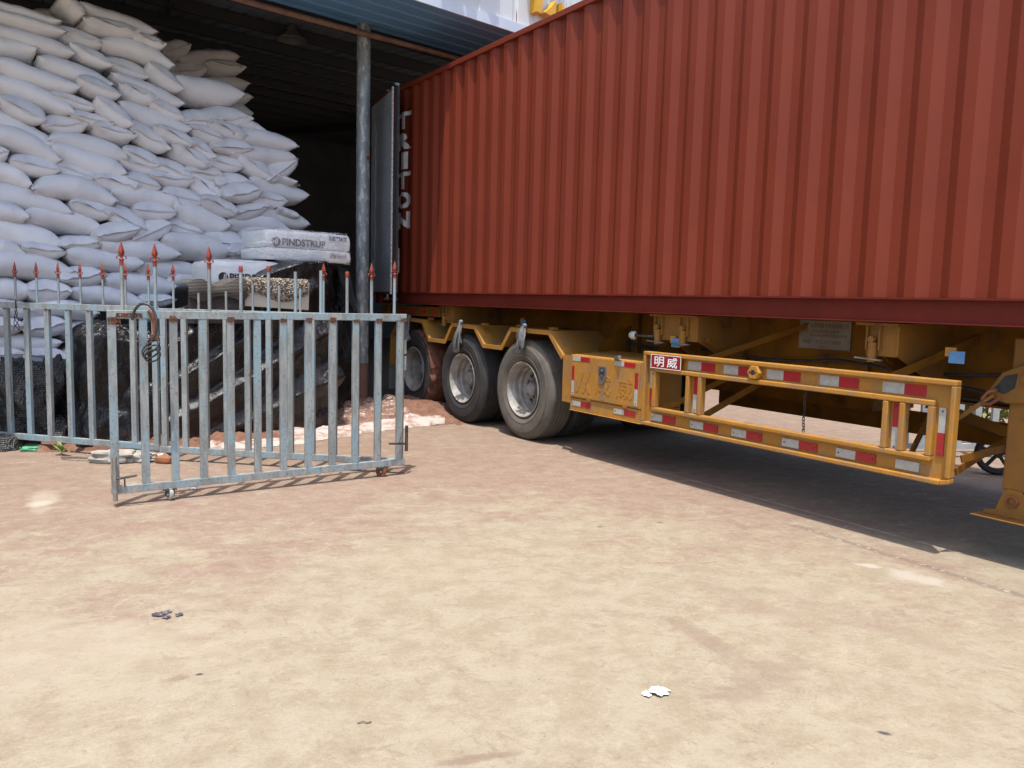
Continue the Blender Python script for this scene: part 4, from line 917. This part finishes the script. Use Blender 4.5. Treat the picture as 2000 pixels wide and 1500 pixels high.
def place_sack(i, spec, back):
    ty, x1, y1, x2, y2, th = spec.split(); x1, y1, x2, y2, th = map(float, (x1, y1, x2, y2, th))
    a = on_face(x1, y1, back); b = on_face(x2, y2, back); c = (a + b) / 2; ln = (b - a).length; ax = (b - a).normalized()
    depth = (c - CAMP).dot(FW); T = th * depth / 1570.42 * (1.05 if ty == 'L' else 1.08); ln *= 1.03 if ty == 'L' else 1.06
    out = (FNL - ax * FNL.dot(ax)).normalized(); up = ax.cross(out)
    if up.z < 0: up = -up
    o = bpy.data.objects.new('sack', (SM if ty == 'L' else SE)[rnd.randrange(8)]); COL.objects.link(o)
    if ty == 'L':
        roll = rnd.uniform(-.12, .12); sx = ln / .93; sz = T / .245; sy = 1.0
        X, Z = ax, up; Y = Z.cross(X); c2 = c - out * (.26 + rnd.uniform(-.06, .05))
        if rnd.random() < .5: X, Y = -X, -Y
    else:
        roll = rnd.uniform(-.1, .1); sy = ln / .55; sx = rnd.uniform(.95, 1.05); sz = T / .245
        Y, Z = ax, up; X = Y.cross(Z); c2 = c - out * (.44 + rnd.uniform(-.09, .06))
    R = Matrix((X, Y, Z)).transposed().to_4x4()
    o.matrix_world = Matrix.Translation(c2) @ R @ Matrix.Rotation(roll, 4, 'X' if ty == 'L' else 'Y') @ Matrix.Diagonal((sx, sy, sz, 1))
    return o, ty, (x1 + x2) / 2, (y1 + y2) / 2
ORD = ['first', 'second', 'third', 'fourth', 'fifth', 'sixth', 'seventh', 'eighth', 'ninth', 'tenth', 'eleventh', 'twelfth', 'thirteenth', 'fourteenth', 'fifteenth', 'sixteenth', 'seventeenth', 'eighteenth', 'nineteenth', 'twentieth']
done = []
for i, sp_ in enumerate(SK.split('|')):
    done.append(place_sack(i, sp_, 0.0))
cls = {}
for o, ty, x, y in done:
    if ty == 'S':
        o.data = SE[1].copy(); o.data.materials[0] = MT['sack_stained']
        tag(o, 'white woven sack with a brown stain on its corner, in the middle of the heap', 'sack', 'white sacks in the heap'); continue
    row = int((y - .12 * max(0, 300 - y) * x / 300 + 60) // 46); cls.setdefault(row, []).append((x, o, ty))
rows = sorted(cls)
for ri, r in enumerate(rows):
    cnt = {'L': 0, 'E': 0}
    for x, o, ty in sorted(cls[r], key=lambda q: q[0]):
        how = 'lengthwise' if ty == 'L' else 'end on'
        tag(o, '%s %s white sack from left in the %s course from heap top' % (ORD[cnt[ty]], how, ORD[ri]), 'sack', 'white sacks in the heap'); cnt[ty] += 1
bl = [place_sack(i, sp_, 1.5) for i, sp_ in enumerate(BK.split('|'))]
for k, (o, ty, x, y) in enumerate(sorted(bl, key=lambda q: (q[3], q[2]))):
    tag(o, 'dim white sack deep behind the heap top in shadow, %s counting downwards' % ORD[k], 'sack', 'dim sacks behind the heap')

# ================================================================== GOODS IN FRONT OF THE HEAP
def crease(q):
    x, y, z = q
    return abs(noise.noise(Vector((x * 5 + 3, y * 5, z * 3)))) + .6 * abs(noise.noise(Vector((x * 12, y * 12 + 7, z * 8)))) + .35 * abs(noise.noise(Vector((x * 26, y * 26, z * 20 + 4)))) - .5
# black film cover over stacked pallets: a wrapped outline from ground to top
cA, cC, cD = Vector((-3.34, 7.90, 0)), Vector((-2.13, 9.27, 0)), Vector((-2.17, 10.62, 0))
cE, cF = Vector((-3.75, 10.1, 0)), Vector((-4.15, 8.6, 0))
ring = [cF, cA, cC, cD, cE]; seg = []
NS = 80
for i in range(4):
    a, b = ring[i], ring[i + 1]
    for k in range(NS): seg.append((a.lerp(b, k / NS), i + k / NS))
seg.append((cE, 4.0))
cen = Vector((-3.05, 9.25, 0))
def topz(s):
    pts = [(0, 1.16), (.7, 1.22), (1.0, 1.34), (1.25, 1.42), (1.45, 1.60), (1.55, 1.72), (1.82, 1.88), (2.0, 1.90), (3.0, 1.86), (4.0, 1.7)]
    for (a, za), (b, zb) in zip(pts, pts[1:]):
        if a <= s <= b: return za + (zb - za) * (s - a) / (b - a)
    return 1.5
def film_v(i, b):
    p, s = seg[i]; zt_ = topz(s); inn = (cen - p).normalized()
    outv = Vector((0, 0, 0))
    if b <= .72:
        h = b / .72; z = zt_ * h
        off = -.07 * (1 - h) ** 2 + .03 * h
        ph = h * 2.6 - (s - 1) * 1.15 + .35 * (s - 1.5) ** 2
        fold = (ph * 1.35) % 1.0; fold = (fold / .66) ** 1.6 if fold < .66 else (1 - fold) / .34
        sw = -.17 * fold * (1 if 1 <= s <= 2 else .3) * math.sin(PI * min(1, h * 1.05 + .06)) ** .6
        ns_ = fbm((p.x * 1.6, p.y * 1.6, z * 1.8), 3) * .05 + crease((p.x, p.y, z)) * .030
        q = p + inn * (off + sw + ns_); z += fbm((p.x * 5, p.y * 5, 9)) * .012 * h
        if b == 0: z = .004 + .03 * abs(fbm((p.x * 9, p.y * 9, 1)))
        return (q.x, q.y, z)
    h = (b - .72) / .28; q = p.lerp(cen, h * .999); q += inn * .03 * (1 - h)
    return (q.x, q.y, zt_ + (1.88 - zt_) * h ** 1.2 * .7 + fbm((q.x * 3, q.y * 3, 4)) * .03 * (1 - abs(1 - 2 * h) * .5))
mb = MB(); mb.grid(lambda a, b: film_v(int(round(a * (len(seg) - 1))), b), len(seg) - 1, 110)
tag(mb.build('plastic_cover', 'film', None, 180), 'large glossy black plastic cover draped over pallets behind the gate', 'plastic cover')
mb = MB()
def flap(a, b):
    p = Vector((-2.15, 9.75, 1.80)).lerp(Vector((-2.13, 10.35, 1.82)), a); w_ = .02 + .34 * b * (1 - .75 * a) + .05
    return (p.x + w_ * (.4 + .6 * b) * .62, p.y + .1 * b, p.z - .62 * b ** 1.15 * (1 - .25 * a) + .02 * math.sin(a * 9))
mb.grid(flap, 14, 14); tag(mb.build('plastic_flap', 'film', None, 180), 'loose black plastic flap hanging by the grey column', 'plastic flap')

def bale(name, label, c, ang, L, Wd, z0, z1, seed):
    t = thing(name, label, 'bale', (c[0], c[1], z0), ang, 'white substrate bales'); m = MB(); H_ = z1 - z0
    def side(a, b):
        P_ = [(-L / 2, -Wd / 2), (L / 2, -Wd / 2), (L / 2, Wd / 2), (-L / 2, Wd / 2), (-L / 2, -Wd / 2)]
        k = min(3, int(a * 4)); f = a * 4 - k; x = P_[k][0] + (P_[k + 1][0] - P_[k][0]) * f; y = P_[k][1] + (P_[k + 1][1] - P_[k][1]) * f
        bl_ = 1 + .03 * math.sin(PI * b) - .03 * (1 if b in (0, 1) else 0); z = H_ * b
        n_ = fbm((x * 6 + seed, y * 6, z * 8)) * .008
        return (x * bl_ + n_, y * bl_ + n_, z)
    m.grid(side, 64, 10)
    def top(a, b): x = (a - .5) * L * .97; y = (b - .5) * Wd * .97; return (x, y, H_ + .03 * (1 - (2 * a - 1) ** 4) * (1 - (2 * b - 1) ** 4) + fbm((x * 5 + seed, y * 5, 2)) * .008)
    m.grid(top, 24, 14); m.build('wrapping', 'bale', t, 60); return t
BA = FA + .02
def logo(m, x, z, r, y):
    ring_ = []
    for i in range(24): ring_.append((x + r * math.cos(2 * PI * i / 24), z + r * math.sin(2 * PI * i / 24)))
    m.add([(a, y, b) for a, b in ring_], [tuple(range(24))])
# lower bale: front face to the camera
def FT(s_, t): q = POLE + FE * s_ - FN * t; return q
b1 = bale('substrate_bale', 'lower white bale printed with a round black emblem, half under black plastic', FT(-1.84, -.66), FA, 1.10, .56, 1.57, 1.845, 3)
m = MB(); yv = -.28 * 1.03 - .012
put_text(m, 'PINDSTRUP', lambda a, b: (-.375 + .56 * a, yv, .065 + .085 * b), .03); ink1 = m.build('lettering', 'black_ink', b1)
m = MB(); logo(m, -.445, .105, .052, yv); em = m.build('emblem', 'black_ink', b1)
m = MB(); yl = yv - .004; m.add([(-.448, yl, .07), (-.438, yl, .07), (-.428, yl, .14), (-.436, yl, .14)], [(0, 1, 2, 3)]); m.build('emblem_mark', 'bale', em)
m = MB(); m.add([(-.428, yl, .07), (-.420, yl, .07), (-.408, yl, .142), (-.418, yl, .14)], [(0, 1, 2, 3)]); m.build('emblem_mark', 'bale', em)
uc = FT(-1.235, -.55)
b2 = bale('substrate_bale', 'upper white bale marked SUBSTRATE, wrapped in clear film beside the column', uc, FA, 1.04, .60, 2.035, 2.225, 8)
yv = -.30 * 1.03 - .012
m = MB(); put_text(m, 'PINDSTRUP', lambda a, b: (-.335 + .54 * a, yv, .025 + .080 * b), .03); m.build('lettering', 'grey_ink', b2)
m = MB(); logo(m, -.405, .062, .052, yv); em = m.build('emblem', 'grey_ink', b2)
m = MB(); yl = yv - .004; m.add([(-.423, yl, .03), (-.413, yl, .03), (-.402, yl, .095), (-.411, yl, .095)], [(0, 1, 2, 3)]); m.build('emblem_mark', 'bale', em)
m = MB(); m.add([(-.402, yl, .03), (-.394, yl, .03), (-.382, yl, .096), (-.392, yl, .095)], [(0, 1, 2, 3)]); m.build('emblem_mark', 'bale', em)
m = MB(); put_text(m, 'SUBSTRATE', lambda a, b: (.245 + .235 * a, yv - .014, .115 + .050 * b), .03); m.build('lettering', 'black_ink', b2)
b3 = bale('substrate_bale', 'flat white bale with hand written numbers under the topmost bale', uc, FA, 1.05, .61, 1.895, 2.03, 12)
m = MB(); yv = -.305 * 1.03 - .012
put_text(m, '29# Lund', lambda a, b: (.25 + .21 * a + .01 * b, yv - .014, .05 + .06 * b)); m.build('lettering', 'black_ink', b3)
# clear film trailing over the bales
mb = MB()
def cf(a, b):
    x = -.98 + 1.45 * a; t_ = max(0.0, (.40 - a) / .40)
    top = 2.245 - .33 * t_; bot = 1.90 + .0 * t_ + .03 * math.sin(a * 11)
    z = top + (bot - top) * b - uc.z; y = -.335 - .045 * math.sin(b * 3) - .08 * b
    k = abs(fbm((x * 3.5 + z * 6, z * 9, 3))) * .035 + abs(fbm((x * 9 + z * 14, z * 12, 7))) * .018
    c_, s_ = math.cos(FA), math.sin(FA); y -= k
    return (uc.x + x * c_ - y * s_, uc.y + x * s_ + y * c_, z)
mb.grid(cf, 60, 24); tag(mb.build('stretch_film', 'clear', None, 180), 'clear crinkled stretch film draped over the white bales', 'stretch film')

# foam slab with crumbling substrate, woven mat, both on the ledge in front
fa = FA - .06; fl = Vector((-2.545, 8.565, 0)); ff = lambda x, y: (fl.x + x * math.cos(fa) - y * math.sin(fa), fl.y + x * math.sin(fa) + y * math.cos(fa))
def loc3(x, y, z): a, b = ff(x, y); return (a, b, z)
fm = thing('foam_slab', 'off white foam slab with gravelly crumbling top behind the gate', 'foam slab', (fl.x, fl.y, 1.36), fa)
m = MB(); m.hexa([(-.355, -.06, .02), (.365, -.06, -.015), (.365, .10, -.015), (-.355, .10, .02), (-.37, -.06, .27), (.375, -.06, .28), (.375, .10, .28), (-.37, .10, .27)]); m.build('slab', 'foam', fm, bevel=.006)
m = MB()
m.grid(lambda a, b: (-.385 + .73 * a + .012 * fbm((a * 40, 3, 4)), -.064 - .035 * math.sin(PI * b) ** .5 - .018 * abs(fbm((a * 45, b * 14, 2))), (.115 + .045 * math.sin(a * 6.5 + .6) - (.05 if a < .12 else 0)) + (.200 - .045 * math.sin(a * 6.5 + .6) + (.05 if a < .12 else 0)) * b + .008 * fbm((a * 40, b * 9, 6))), 120, 30)
m.grid(lambda a, b: (-.385 + .73 * a, -.066 + .16 * b, .315 + .012 * fbm((a * 40, b * 8, 8))), 120, 8)
m.build('crumbling_top', 'crumb', fm)
cb_ = thing('woven_mat', 'dark brown sacking bundle topped by a grey wavy woven mat', 'mat', (-3.02, 8.15, 0), FA)
m = MB(); m.grid(lambda a, b: (-.29 + .57 * a, -.05 - .03 * math.sin(a * 9) - .02 * b, 1.20 + .36 * b), 20, 6); m.grid(lambda a, b: (-.29 + .57 * a, -.07 + .30 * b - .03 * math.sin(a * 9) * (1 - b), 1.56), 20, 4); m.build('sacking', 'brown_cloth', cb_, 60)
m = MB(); m.grid(lambda a, b: (-.31 + .60 * a, -.10 - .035 * math.sin(a * 9 + .5) - .02 * math.sin(b * 3), 1.60 + .035 * math.sin(a * 9) * b + .03 * a - .165 * (1 - b) + .025 * math.sin(a * 10 + 2) * (1 - b)), 40, 16)
m.grid(lambda a, b: (-.31 + .60 * a, -.10 - .035 * math.sin(a * 9 + .5) * (1 - b) + .32 * b, 1.60 + .035 * math.sin(a * 9) + .03 * a), 40, 8)
m.build('mat', 'weave', cb_, 60)

# left lumps
def lump(name, label, cat, c, rx, ry, h, mat_, seed, ang=0.0, rough=.16, box=3.0):
    m = MB()
    def fn(a, b):
        th = 2 * PI * a; rr = b
        if b < .55: k = b / .55; r_ = 1 - .12 * k ; z = h * k
        else: k = (b - .55) / .45; r_ = .88 * (1 - k) ; z = h * (1 + .16 * (1 - (1 - k) ** 2))
        cx, cy = math.cos(th), math.sin(th); e = (abs(cx) ** box + abs(cy) ** box) ** (-1 / box)
        x, y = rx * r_ * e * cx, ry * r_ * e * cy
        n_ = fbm((x * 2.2 + seed, y * 2.2, z * 2.2), 2) * rough + crease((x + seed, y, z)) * rough * .45
        d_ = Vector((x, y, (z - h * .4))).normalized(); p = Vector((x, y, z)) + d_ * n_ * (1 if b > .02 else .5)
        p.z = max(.003, p.z) if b > 0 else .003
        return (c[0] + p.x * math.cos(ang) - p.y * math.sin(ang), c[1] + p.x * math.sin(ang) + p.y * math.cos(ang), p.z)
    m.grid(fn, 150, 90); return tag(m.build(name, mat_, None, 180), label, cat)
lump('plastic_tarp', 'black plastic tarp over a tall bundle behind the left fence panel', 'tarp', (-3.92, 7.98), .46, .38, 1.05, 'film', 4, FA, .10, 4)
lump('shade_net', 'heap of shiny black shade net behind the left fence panel', 'net', (-4.62, 8.02), .46, .32, .66, 'net', 21, .3, .34, 3)
lump('shade_net', 'low crumple of shiny black shade net spilling under the left fence panel', 'net', (-4.86, 7.44), .22, .16, .10, 'net', 31, .2, .10, 2.4)
m = MB(); m.hexa([(-4.05, 7.66, .02), (-3.80, 7.72, .02), (-3.80, 7.735, .02), (-4.05, 7.675, .02), (-4.05, 7.74, .42), (-3.93, 7.77, .40), (-3.93, 7.785, .40), (-4.05, 7.755, .42)])
tag(m.build('board', 'plywood'), 'tan broken board leaning on the black tarp', 'board')
m = MB(); m.grid(lambda a, b: (-3.86 + .34 * a + .03 * math.sin(b * 7), 7.93 + .22 * b + .1 * a, 1.235 + .055 * math.sin(PI * a) * math.sin(PI * b) ** .6 + .03 * fbm((a * 6, b * 5, 3))), 16, 10)
tag(m.build('foam_scrap', 'foam', None, 60, solid=.02), 'crumpled white foam scrap on top of the black tarp', 'scrap')

# ================================================================== GROUND LITTER AND SOIL
m = MB()
def mound(a, b):
    x = -3.9 + 3.7 * a; y = 8.6 + 3.4 * b
    d1 = ((x + 1.55) / 1.25) ** 2 + ((y - 10.55) / .95) ** 2
    z = .24 * math.exp(-d1 * 1.3) - .035 + .03 * fbm((x * 3, y * 3, 1)) * math.exp(-d1) + .012 * fbm((x * 12, y * 12, 5))
    return (x, y, max(z, -.03))
m.grid(mound, 90, 80); tag(m.build('soil_mound', 'soil', None, 180), kind='structure')
m = MB()
def strip_soil(a, b):
    s_ = -1.0 + 3.6 * a; base = Vector((-4.35, 7.25, 0)).lerp(Vector((-2.2, 8.0, 0)), a); q = base + Vector((-.33, .94, 0)) * (.02 + .9 * b) + Vector((0, .05 * fbm((a * 12, 1, 1)), 0))
    z = .13 * math.sin(PI * min(1, b * 1.05)) ** .8 * (.5 + .7 * abs(fbm((a * 7, b * 4, 2)))) * (1 - a * .3) + .02 * fbm((a * 30, b * 18, 3)) - .012
    return (q.x, q.y, z)
m.grid(strip_soil, 110, 40); tag(m.build('soil_strip', 'soil', None, 180), kind='structure')
# white cloth and clear sheet on the ground
lo = [(-2.95, 7.62), (-2.55, 7.72), (-2.15, 8.05), (-1.72, 8.62), (-1.35, 9.10), (-.80, 9.60)]
hi = [(-2.98, 8.45), (-2.45, 8.75), (-2.05, 9.05), (-1.70, 9.32), (-1.25, 9.75), (-.86, 9.80)]
def pl_(P_, t):
    k = min(len(P_) - 2, int(t * (len(P_) - 1))); f = t * (len(P_) - 1) - k; return Vector(P_[k]).lerp(Vector(P_[k + 1]), f)
m = MB()
def cloth(a, b):
    q = pl_(lo, a).lerp(pl_(hi, a), b) + Vector((.05 * fbm((a * 14, b, 1)), .05 * fbm((a * 14, b, 8))))
    z = .010 + .045 * max(0, crease((q.x * .55, q.y * .9, .3)) + .42) ; z *= 1.0 * min(1, b * 8 + .12)
    d1 = ((q.x + 1.55) / 1.25) ** 2 + ((q.y - 10.55) / .95) ** 2
    return (q.x, q.y, z + max(0, .24 * math.exp(-d1 * 1.3) - .03))
m.grid(cloth, 150, 44); tag(m.build('ground_cloth', 'cloth', None, 180), 'dirty white cloth spread along the ground behind the gate', 'cloth')
m = MB()
def crin(a, b):
    x = -2.25 + 1.15 * a - .3 * b; y = 9.25 + .85 * b + .3 * a
    d1 = ((x + 1.55) / 1.25) ** 2 + ((y - 10.55) / .95) ** 2
    z = max(0, .24 * math.exp(-d1 * 1.3) - .03) + .02 + .09 * max(0, crease((x * .7, y * .7, 2)) + .40); e = min(a, b, 1 - a, 1 - b) * 7
    return (x + .05 * fbm((a * 9, b * 9, 4)), y, z * min(1, .25 + e))
m.grid(crin, 80, 70); tag(m.build('clear_sheet', 'clear_dirty', None, 180), 'crumpled dirty clear plastic sheet on the soil mound beside the column', 'plastic sheet')
def rock(name, label, cat, c, sx, sy, sz, mat_, seed, ang=0, amp=.22):
    m = MB()
    def fn(a, b):
        th = 2 * PI * a; ph = PI * b; p = Vector((math.cos(th) * math.sin(ph), math.sin(th) * math.sin(ph), math.cos(ph)))
        e = (abs(p.x) ** 4 + abs(p.y) ** 4 + abs(p.z) ** 4) ** -.25; k = e * (1 + amp * fbm((p.x * 1.8 + seed, p.y * 1.8, p.z * 1.8)))
        x, y, z = p.x * sx * k, p.y * sy * k, max(-.95, p.z * k) * sz + sz * .9
        return (c[0] + x * math.cos(ang) - y * math.sin(ang), c[1] + x * math.sin(ang) + y * math.cos(ang), z)
    m.grid(fn, 28, 16); return tag(m.build(name, mat_, None, 35), label, cat)
rock('concrete_chunk', 'broken pale concrete chunk on the ground under the left fence panel', 'concrete chunk', (-3.50, 6.96), .19, .085, .055, 'concrete', 3, .1, .3)
rock('concrete_chunk', 'smaller grey concrete chunk behind the drop bolt post', 'concrete chunk', (-3.27, 7.02), .12, .07, .045, 'concrete', 9, -.2, .3)
rock('brick', 'whole orange brick lying under the gate', 'brick', (-3.05, 6.98), .075, .045, .035, 'brick', 5, -.15, .06)
rock('brick', 'half brick with a dark end lying left of the whole brick', 'brick', (-3.19, 7.05), .05, .045, .033, 'brick', 8, .5, .1)
rock('green_cup', 'crushed green plastic cup beside the shade net', 'plastic cup', (-4.45, 7.36), .085, .04, .022, 'green_plastic', 2, .2, .25)
def litter(name, label, cat, c, r, mat_, seed, h=.03, parts=1):
    m = MB()
    for k in range(parts):
        cx, cy = (c[0] + rnd.uniform(-1, 1) * r * (parts > 1) * 1.2, c[1] + rnd.uniform(-1, 1) * r * (parts > 1) * .8); r1 = r * (1 if parts == 1 else rnd.uniform(.25, .5))
        m.grid(lambda a, b: (cx + r1 * b * math.cos(2 * PI * a) * (1 + .6 * fbm((math.cos(2 * PI * a) * 1.5 + seed, math.sin(2 * PI * a) * 1.5, k))), cy + r1 * b * math.sin(2 * PI * a) * (1 + .6 * fbm((math.cos(2 * PI * a) * 1.5, math.sin(2 * PI * a) * 1.5 + seed, k + 3))), .004 + h * (.25 + max(0, crease((b * .22 * math.cos(2 * PI * a) + seed, b * .22 * math.sin(2 * PI * a), k)) + .3)) * (1 - b * .5)), 30, 8)
    return tag(m.build(name, mat_, None, 60), label, cat)
litter('paper_scrap', 'torn white paper scrap on the open concrete at lower right', 'paper', (.60, 2.985), .036, 'paper', 4, .028); litter('paper_scrap', 'small strip of white paper beside the torn scrap', 'paper', (.55, 2.965), .02, 'paper', 9, .01)
litter('plastic_scrap', 'scattered purple grey plastic scraps on the open concrete at left', 'scrap', (-1.585, 3.617), .050, 'purple', 6, .012, 7)
litter('paper_scrap', 'white foam scrap lying by the bricks under the gate', 'paper', (-3.24, 7.25), .06, 'paper', 3, .04)
litter('paper_scrap', 'tiny white scrap behind the bottom rail of the nearest leaf', 'paper', (-2.42, 6.05), .03, 'paper', 13, .02)
def weed(label, c, seed):
    t = thing('weed', label, 'weed', c); r = random.Random(seed); m = MB()
    for k in range(9):
        a = r.uniform(0, 2 * PI); ln = r.uniform(.06, .12); el = r.uniform(.3, 1.1); d_ = Vector((math.cos(a) * math.cos(el), math.sin(a) * math.cos(el), math.sin(el))); sd = Vector((-math.sin(a), math.cos(a), 0)) * ln * .22
        o_ = Vector((0, 0, r.uniform(.01, .07))); m.add([o_, o_ + d_ * ln * .5 + sd, o_ + d_ * ln - Vector((0, 0, ln * .2)), o_ + d_ * ln * .5 - sd], [(0, 1, 2, 3)])
    m.build('leaves', 'leaf', t); m = MB(); m.tube([(0, 0, 0), (.005, 0, .09)], .004, 5); m.build('stem', 'leaf', t)
weed('small yellow green weed growing from a crack under the left fence panel', (-4.08, 7.20, .01), 2); weed('small green weed growing beside the concrete chunk', (-3.52, 7.38, .02), 5)
m = MB(); m.tube([(-3.98, 7.02, .02), (-3.80, 6.98, .03), (-3.62, 7.0, .025)], [.012, .010, .006], 6); tag(m.build('stick', 'twig'), 'dry stick lying left of the concrete chunk', 'stick')
m = MB(); m.tube([(-.515, 2.700, .004), (-.497, 2.708, .007), (-.48, 2.702, .005), (-.468, 2.712, .004)], .0022, 5); tag(m.build('twig', 'twig'), 'thin curled twig on the bare concrete near the camera', 'twig')
m = MB(); r = random.Random(3)
for k in range(640):
    if k < 160: x, y = r.uniform(-4.3, -2.2), r.uniform(6.9, 7.6)
    else:
        y = 2.2 + 7.5 * r.random() ** 1.3; x = r.uniform(-.62, .62) * y
    s_ = r.uniform(.0015, .005) * (1.8 if k < 160 else 1)
    m.add([(x - s_, y, .001), (x, y - s_, .001), (x + s_, y, .001), (x, y + s_, .001), (x, y, .001 + s_)], [(0, 1, 4), (1, 2, 4), (2, 3, 4), (3, 0, 4)])
tag(m.build('gravel', 'concrete'), kind='stuff', label='loose grit and small stones scattered over the concrete', cat='gravel')

# ================================================================== BEYOND THE TRAILER
ff_ = thing('yard_fence', 'pale metal railing fence far beyond the trailer', 'fence', (4.0, 8.2, 0), .10)
m = MB(); m.box(0, 4.5, -.02, .02, 1.30, 1.36); m.build('top_rail', 'far_white', ff_); m = MB(); m.box(0, 4.5, -.02, .02, .09, .145); m.build('bottom_rail', 'far_white', ff_)
for i in range(23):
    m = MB(); m.box(.03 + i * .195, .10 + i * .195, -.0175, .0175, .1452, 1.2998); m.build('bar', 'far_white', ff_)
cw = thing('spoked_wheel', 'small black spoked wheel standing behind the yellow landing leg', 'wheel', (4.545, 7.40, .0), -.42)
m = MB(); m.lathe([(.14, -.035), (.175, -.04), (.195, -.02), (.198, 0), (.195, .02), (.175, .04), (.14, .035)], (0, 0, .199), (0, 1, 0), 32, True); m.build('tyre', 'rubber', cw, 40)
m = MB(); m.lathe([(.0, -.04), (.035, -.04), (.035, .04), (0, .04)], (0, 0, .199), (0, 1, 0), 16)
for k in range(5):
    a = 2 * PI * k / 5 + .3; m.bar((.03 * math.cos(a), 0, .199 + .03 * math.sin(a)), (.145 * math.cos(a), 0, .199 + .145 * math.sin(a)), .03, .03, (0, 1, 0))
m.build('spokes', 'rubber', cw)
def bush(label, c, r_, seed):
    t = thing('bush', label, 'bush', c); rr = random.Random(seed); m = MB()
    for k in range(700):
        d_ = Vector((rr.gauss(0, 1), rr.gauss(0, 1), rr.gauss(0, 1))).normalized() * r_ * rr.uniform(.4, 1) ; p = Vector((d_.x, d_.y, d_.z * .8 + r_ * .9)); n1 = Vector((rr.uniform(-1, 1), rr.uniform(-1, 1), rr.uniform(-.5, 1))).normalized(); n2 = n1.cross(Vector((.3, .5, .8))).normalized(); s_ = r_ * .09
        m.add([p - n1 * s_, p + n2 * s_ * .5, p + n1 * s_, p - n2 * s_ * .5], [(0, 1, 2, 3)])
    m.build('leaves', 'leaf', t); m = MB()
    for k in range(6):
        a = k * 1.05; m.tube([(0, 0, 0), (r_ * .5 * math.cos(a), r_ * .5 * math.sin(a), r_ * .9)], .012, 5)
    m.build('stems', 'twig', t)
bush('green bush beyond the pale far fence', (5.6, 9.4, 0), .55, 3)
